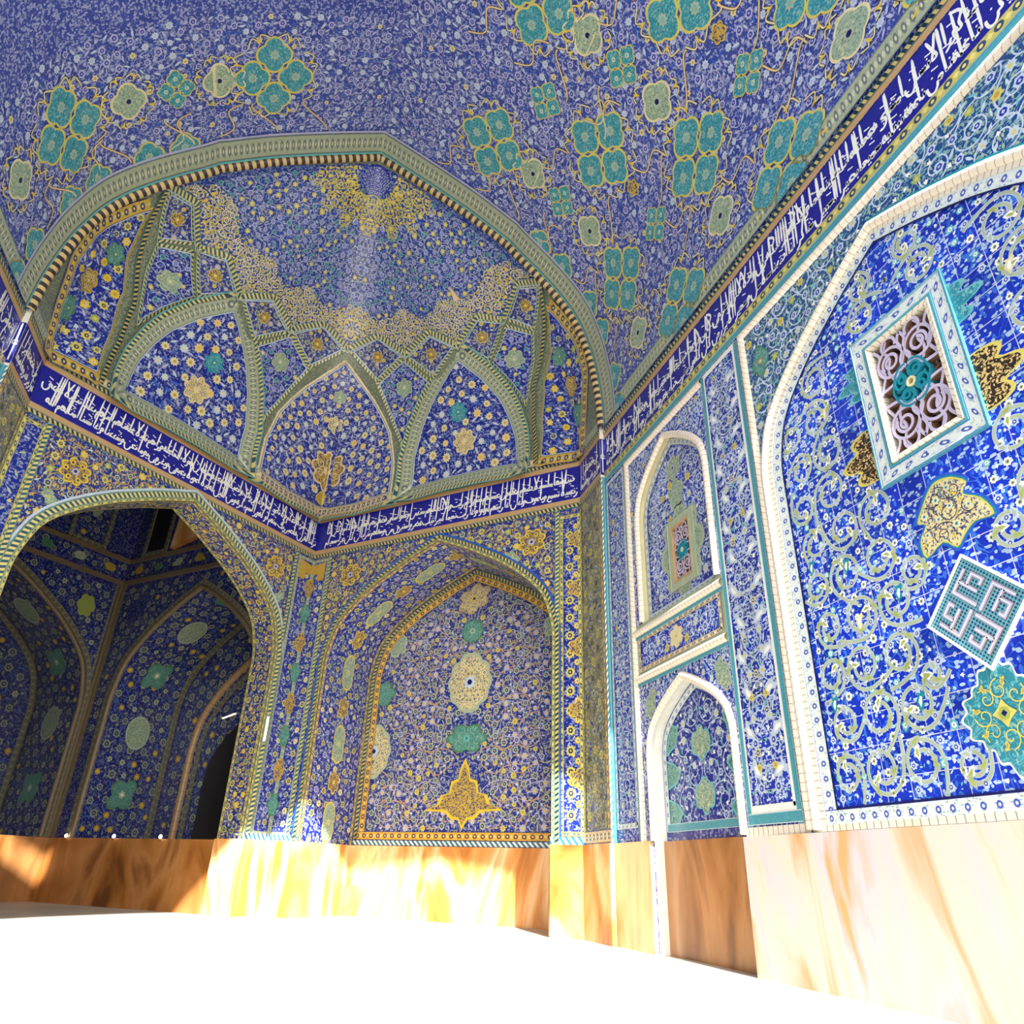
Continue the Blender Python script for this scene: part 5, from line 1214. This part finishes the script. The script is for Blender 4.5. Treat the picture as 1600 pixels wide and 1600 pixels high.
for side in (0, 1):
    root = thing('vault_tilework', 'scrolled tilework with turquoise squares on the %s flank of the barrel vault' % ('right', 'left')[side], 'tilework', (4.2*(1-2*side), 5, 8), 'tilework of the barrel vault')
    ylo = 1.2 if side == 0 else 6.8
    poly = np.array(rect(.30, VA.L/2, ylo, YA-.62)) if side == 0 else np.array(rect(VA.L/2, VA.L-.30, ylo, YA-.62))
    SV = Raised(VA, .006)
    fu = lambda s_: s_ if side == 0 else VA.L-s_
    mg = [(y, s_, t) for y, s_, t in MG if y > ylo]
    m = MB(); fill(m, SV, poly, .125, F_vault, L_vault, 'lilac', .2, .012, [(fu(s_), y, .28 if t in 'Th' else .2) for y, s_, t in mg], None, 0, 1, .7); m.build('scrollwork', root)
    for y, s_, t in mg:
        m = MB()
        if t == 'T':
            for du, dv in ((.34, 0), (-.34, 0), (0, .36), (0, -.36)):
                c = (fu(s_+du), y+dv); medallion(m, SV, c, .275, .275, 'butter', 'ground_teal', 4, .2, 0., None, rosette(8, .7, .5, 'sage', 'aqua', 'buff'), 0, .006, .08)
        elif t == 'h':
            for du, dv in ((.3, -.16), (-.3, -.16)): medallion(m, SV, (fu(s_+du), y+dv), .25, .25, 'butter', 'ground_teal', 4, .2, 0., None, rosette(8, .7, .5, 'sage', 'aqua', 'buff'), 0, .006, .08)
        elif t == 'c':
            for du, dv in ((.16, 0), (-.16, 0), (0, .17), (0, -.17)): medallion(m, SV, (fu(s_+du), y+dv), .13, .13, 'butter', 'ground_teal', 4, .2, 0., None, rosette(6, .7, .5, 'cream', 'aqua'), 0, .006, .06)
        elif t == 'p': medallion(m, SV, (fu(s_), y), .27, .27, 'cream', 'ground_mint', 4, .18, 0., None, rosette(8, .7, .5, 'sage', 'navy'), 0, .006, .08)
        else: medallion(m, SV, (fu(s_), y), .12, .12, 'yellow', 'ground_gold', 6, .2, 0)
        m.build('square_medallion', root)
    for y, s_, t in mg:                             # yellow cloud-bands linking the squares
        if t not in 'Tp': continue
        m = MB()
        r = .62 if t == 'T' else .36
        for k in range(8):
            a = k*PI/4+PI/8
            w_ = smooth([(fu(s_)+r*math.cos(a-.32)*1.0, y+r*math.sin(a-.32)), (fu(s_)+r*1.14*math.cos(a-.1), y+r*1.14*math.sin(a-.1)), (fu(s_)+r*1.0*math.cos(a), y+r*math.sin(a)), (fu(s_)+r*1.14*math.cos(a+.12), y+r*1.14*math.sin(a+.12)), (fu(s_)+r*math.cos(a+.32), y+r*math.sin(a+.32))], 4)
            ribbon(m, SV, w_, .034, 'umber', .006, poly); ribbon(m, SV, w_, .02, 'cream', .0075, poly)
            inst(m, SV, leaf('yellow'), [w_[len(w_)//2]], .06, a, .008)
        for dv, du in ((1.18, .62), (1.18, -.62)):
            p0 = np.array([fu(s_+.5*np.sign(du)), y+.42]); p1 = np.array([fu(s_+du*1.5), y+.98])
            w_ = smooth([p0, p0*.7+p1*.3+np.array([.1, -.06]), p0*.4+p1*.6+np.array([-.1, .08]), p1], 6)
            ribbon(m, SV, w_, .036, 'umber', .006, poly); ribbon(m, SV, w_, .022, 'peach', .0075, poly)
        if m.F: m.build('cloudband', root)
    m = MB(); e = .13
    yy = np.linspace(-.1, YA-.2, 30); q = np.stack([np.full_like(yy, fu(e)), yy], 1); sweep(m, VA.at(q), VA.nrm(q), [(-.14, .012), (.14, .012)], 'border_sage'); m.build('foot_border', root)
for P, s_ in ((C, 'right'), (D, 'left')): pass

# ------------------------------------------------------------------ light-blocking shell, front wall, floor, dado
def boxmesh(name, lo, hi, mat, faces='xXyYzZ'):
    m = MB(); x0, y0, z0 = lo; x1, y1, z1 = hi
    v = [(x, y, z-EYE) for x in (x0, x1) for y in (y0, y1) for z in (z0, z1)]
    F = {'x': (0, 1, 3, 2), 'X': (4, 6, 7, 5), 'y': (0, 4, 5, 1), 'Y': (2, 3, 7, 6), 'z': (0, 2, 6, 4), 'Z': (1, 5, 7, 3)}
    m.add(v, [F[k] for k in faces], mat); return m.build(name)
struct(boxmesh('light_block_shell', (-15, -.12, 0), (9, 25, 14.6), 'plaster', 'xXYZ'))  # unseen shell added to stop sky light leaking through the seams
FR = Plane((0, -.12), (1, 0), (0, -1)); m = MB()
op = [(prof(z), z) for z in np.concatenate([[-EYE], np.linspace(6.8, 11.9, 60)])]; op = [(x, z) for x, z in op]+[(0, 11.93)]+[(-x, z) for x, z in op[::-1]]
op = [(max(min(x, XW), -XW), z) for x, z in op]
area(m, FR, [(-15, -EYE), (-15, 13.4), (9, 13.4), (9, -EYE)]+op, 0, 'ground_post'); struct(m.build('wall_front'))
m = MB(); area(m, Tilted((0, 0, -EYE), (1, 0, 0), (0, 1, 0), (0, 0, 1)), [(-40, -60), (40, -60), (40, 25), (-40, 25)], 0, 'paving'); struct(m.build('floor'))
def dado(name, P, u0, u1, mat, t=.05, z1=DT):
    m = MB(); lo, hi = u0, u1
    pr = [(0, -EYE), (0, z1)]
    P = P.shift(0); P.hs = 1.; v = P.at(np.array([(u0, -EYE), (u1, -EYE), (u1, z1), (u0, z1)]), t); w = P.at(np.array([(u0, z1), (u1, z1)]), -.02)
    w2 = P.at(np.array([(u0, -EYE), (u1, -EYE)]), -.02)
    m.add(np.concatenate([v, w, w2]), [(0, 1, 2, 3), (3, 2, 5, 4), (0, 3, 4, 6), (1, 7, 5, 2)], mat); return struct(m.build(name))
dado('baseboard_right', C, -.1, 6.52, 'marble_pale', .05, DT-.02); dado('baseboard_niche', Cn, 6.4, 8.5, 'marble_brown', .05); dado('baseboard_corner', C, 8.45, YA+.02, 'marble_orange', .05)
dado('baseboard_left', D, -.1, YA+.02, 'marble_pale'); dado('baseboard_jamb_right', JR, -.02, LJ, 'marble_orange', .04); dado('baseboard_jamb_left', JL, -.02, LJ, 'marble_orange', .04)
dado('baseboard_back_right', B, -.02, .71, 'marble_orange'); dado('baseboard_back_pier', B, 5.51, LB+.03, 'marble_orange'); dado('baseboard_blind_arch', Bb, .6, 5.6, 'marble_orange', .05)
dado('baseboard_back_corner', A, 5.45, LA+.02, 'marble_orange'); dado('baseboard_back_left', A, -.02, .55, 'marble_orange')
for P, s_, u, d_, nm in ((B, 1, .71, 1.47, 'baseboard_jamb_1'), (B, -1, 5.51, 1.47, 'baseboard_jamb_2'), (A, -1, 5.45, .6, 'baseboard_jamb_3'), (A, 1, .55, .6, 'baseboard_jamb_4')):
    J = Plane(P.at(np.array([[u, 0.]]))[0][:2], -P.N[:2], (s_*P.U)[:2]); dado(nm, J, 0, d_, 'marble_orange', .04)
dado('baseboard_chamber_left', E_, CL, .0, 'marble_brown', .06, DT-.01); dado('baseboard_chamber_right', F_, 0, CR, 'marble_brown', .06, DT-.01)

# ------------------------------------------------------------------ small fittings
def tube(m, p0, p1, r, mat, n=10):
    p0, p1 = np.array(p0, float), np.array(p1, float); d = p1-p0; d /= np.linalg.norm(d); a = np.cross(d, [0, 0, 1.]) if abs(d[2]) < .9 else np.cross(d, [1., 0, 0]); a /= np.linalg.norm(a); b = np.cross(d, a)
    t = np.linspace(0, 2*PI, n, endpoint=False); c = np.cos(t)[:, None]*a+np.sin(t)[:, None]*b
    V = np.concatenate([p0+c*r, p1+c*r, [p0], [p1]]); i = np.arange(n); k = (i+1) % n
    m.add(V, np.stack([i, k, k+n, i+n], 1), mat); m.add(V, np.concatenate([np.stack([i, k, np.full(n, 2*n)], 1), np.stack([i+n, k+n, np.full(n, 2*n+1)], 1)]), mat)
def lamp_tube(p0, p1, N, label):
    p0, p1, N = np.array(p0), np.array(p1), np.array(N); root = thing('strip_lamp', label, 'lamp', tuple(p0))
    m = MB(); tube(m, p0-N*.03, p1-N*.03, .016, 'white', 8); m.build('housing', root)
    m = MB(); tube(m, p0+(p1-p0)*.06, p1-(p1-p0)*.06, .016, 'tube_glow', 10); m.build('glass_tube', root, True)
    m = MB()
    for p in (p0, p1): tube(m, p-N*.07, p+N*.02, .02, 'grey_green', 8)
    m.build('end_cap', root)
lamp_tube(A.at(np.array([[5.50, 2.0]]), .09)[0], A.at(np.array([[5.50, 2.48]]), .09)[0], A.N, 'white tube lamp standing upright on the right jamb of the dark archway')
q = E_.at(np.array([[1.0, 0.]]))[0]
p0 = F_.at(np.array([[3.2, 2.75]]), -.9)[0]; lamp_tube(p0, p0+F_.U*.42+np.array([0, 0, .09]), F_.N, 'white floodlight bar tilted inside the dark chamber, near the archway edge')
for k, (P, uu, lab) in enumerate(((F_, .66, 'tiny lit bulb on the chamber plinth nearest its corner'), (F_, 2.1, 'tiny lit bulb on the chamber plinth, middle of three'), (F_, 3.4, 'tiny lit bulb on the chamber plinth nearest the archway jamb'))):
    c = P.at(np.array([[uu, .42]]), .1)[0]; root = thing('bulb_lamp', lab, 'lamp', tuple(c), 'bulbs on the chamber plinth')
    m = MB(); tube(m, c-np.array([0, 0, .06]), c-np.array([0, 0, .02]), .02, 'brown', 8); m.build('holder', root)
    m = MB(); t = np.linspace(0, 2*PI, 8, endpoint=False)
    rr = [.012, .028, .03, .018, .002]; zz2 = [-.02, 0, .02, .042, .05]
    V = np.concatenate([np.stack([r_*np.cos(t), r_*np.sin(t), np.full(8, z_)], 1) for r_, z_ in zip(rr, zz2)])+c
    F4 = np.array([(a*8+i, a*8+(i+1) % 8, (a+1)*8+(i+1) % 8, (a+1)*8+i) for a in range(4) for i in range(8)]); m.add(V, F4, 'bulb_glow'); m.build('glass_bulb', root, True)

# ------------------------------------------------------------------ light, camera, view
w = bpy.data.worlds.new('World'); SC.world = w; w.use_nodes = True; nt = w.node_tree
sky = nt.nodes.new('ShaderNodeTexSky'); sky.sky_type = 'NISHITA'; sky.sun_disc = False; sky.sun_elevation = math.radians(38); sky.sun_rotation = math.radians(183)
sky.air_density = 1.; sky.dust_density = 2.5
bg = nt.nodes['Background']; nt.links.new(sky.outputs[0], bg.inputs['Color']); bg.inputs['Strength'].default_value = .24
L = bpy.data.lights.new('sun', 'SUN'); L.energy = 9.5; L.angle = math.radians(.6); L.color = (1, .97, .92)
lo = bpy.data.objects.new('sun', L); COL.objects.link(lo)
dv = np.array([.045, 1, -.76]); dv /= np.linalg.norm(dv)
from mathutils import Vector
lo.rotation_euler = Vector(dv).to_track_quat('-Z', 'Y').to_euler(); lo.location = (-2, -30, 26)
cam = bpy.data.cameras.new('camera'); co = bpy.data.objects.new('camera', cam); COL.objects.link(co); SC.camera = co
cam.sensor_width = 36; cam.sensor_fit = 'HORIZONTAL'; cam.lens = 1120.94/1600*36; cam.clip_start = .05; cam.clip_end = 500
r_ = (.95366488, -.29937913, .02992385); u_ = (-.16071489, -.42280989, .89185341); f_ = (.25435019, .85533849, .45133363)
co.matrix_world = Matrix(((r_[0], u_[0], -f_[0], 0), (r_[1], u_[1], -f_[1], 0), (r_[2], u_[2], -f_[2], EYE), (0, 0, 0, 1)))
SC.view_settings.view_transform = 'Standard'; SC.view_settings.look = 'None'; SC.view_settings.exposure = 1.1; SC.view_settings.gamma = 1; SC.view_settings.use_curve_mapping = False
SC.render.engine = 'CYCLES'
try:
    SC.cycles.max_bounces = 6; SC.cycles.diffuse_bounces = 5; SC.cycles.glossy_bounces = 3; SC.cycles.caustics_reflective = False; SC.cycles.sample_clamp_indirect = 6
    SC.cycles.use_denoising = True; SC.cycles.denoiser = 'OPENIMAGEDENOISE'; SC.cycles.denoising_prefilter = 'ACCURATE'; SC.cycles.denoising_input_passes = 'RGB_ALBEDO_NORMAL'
    SC.cycles.use_adaptive_sampling = True; SC.cycles.adaptive_threshold = .02
except Exception: pass
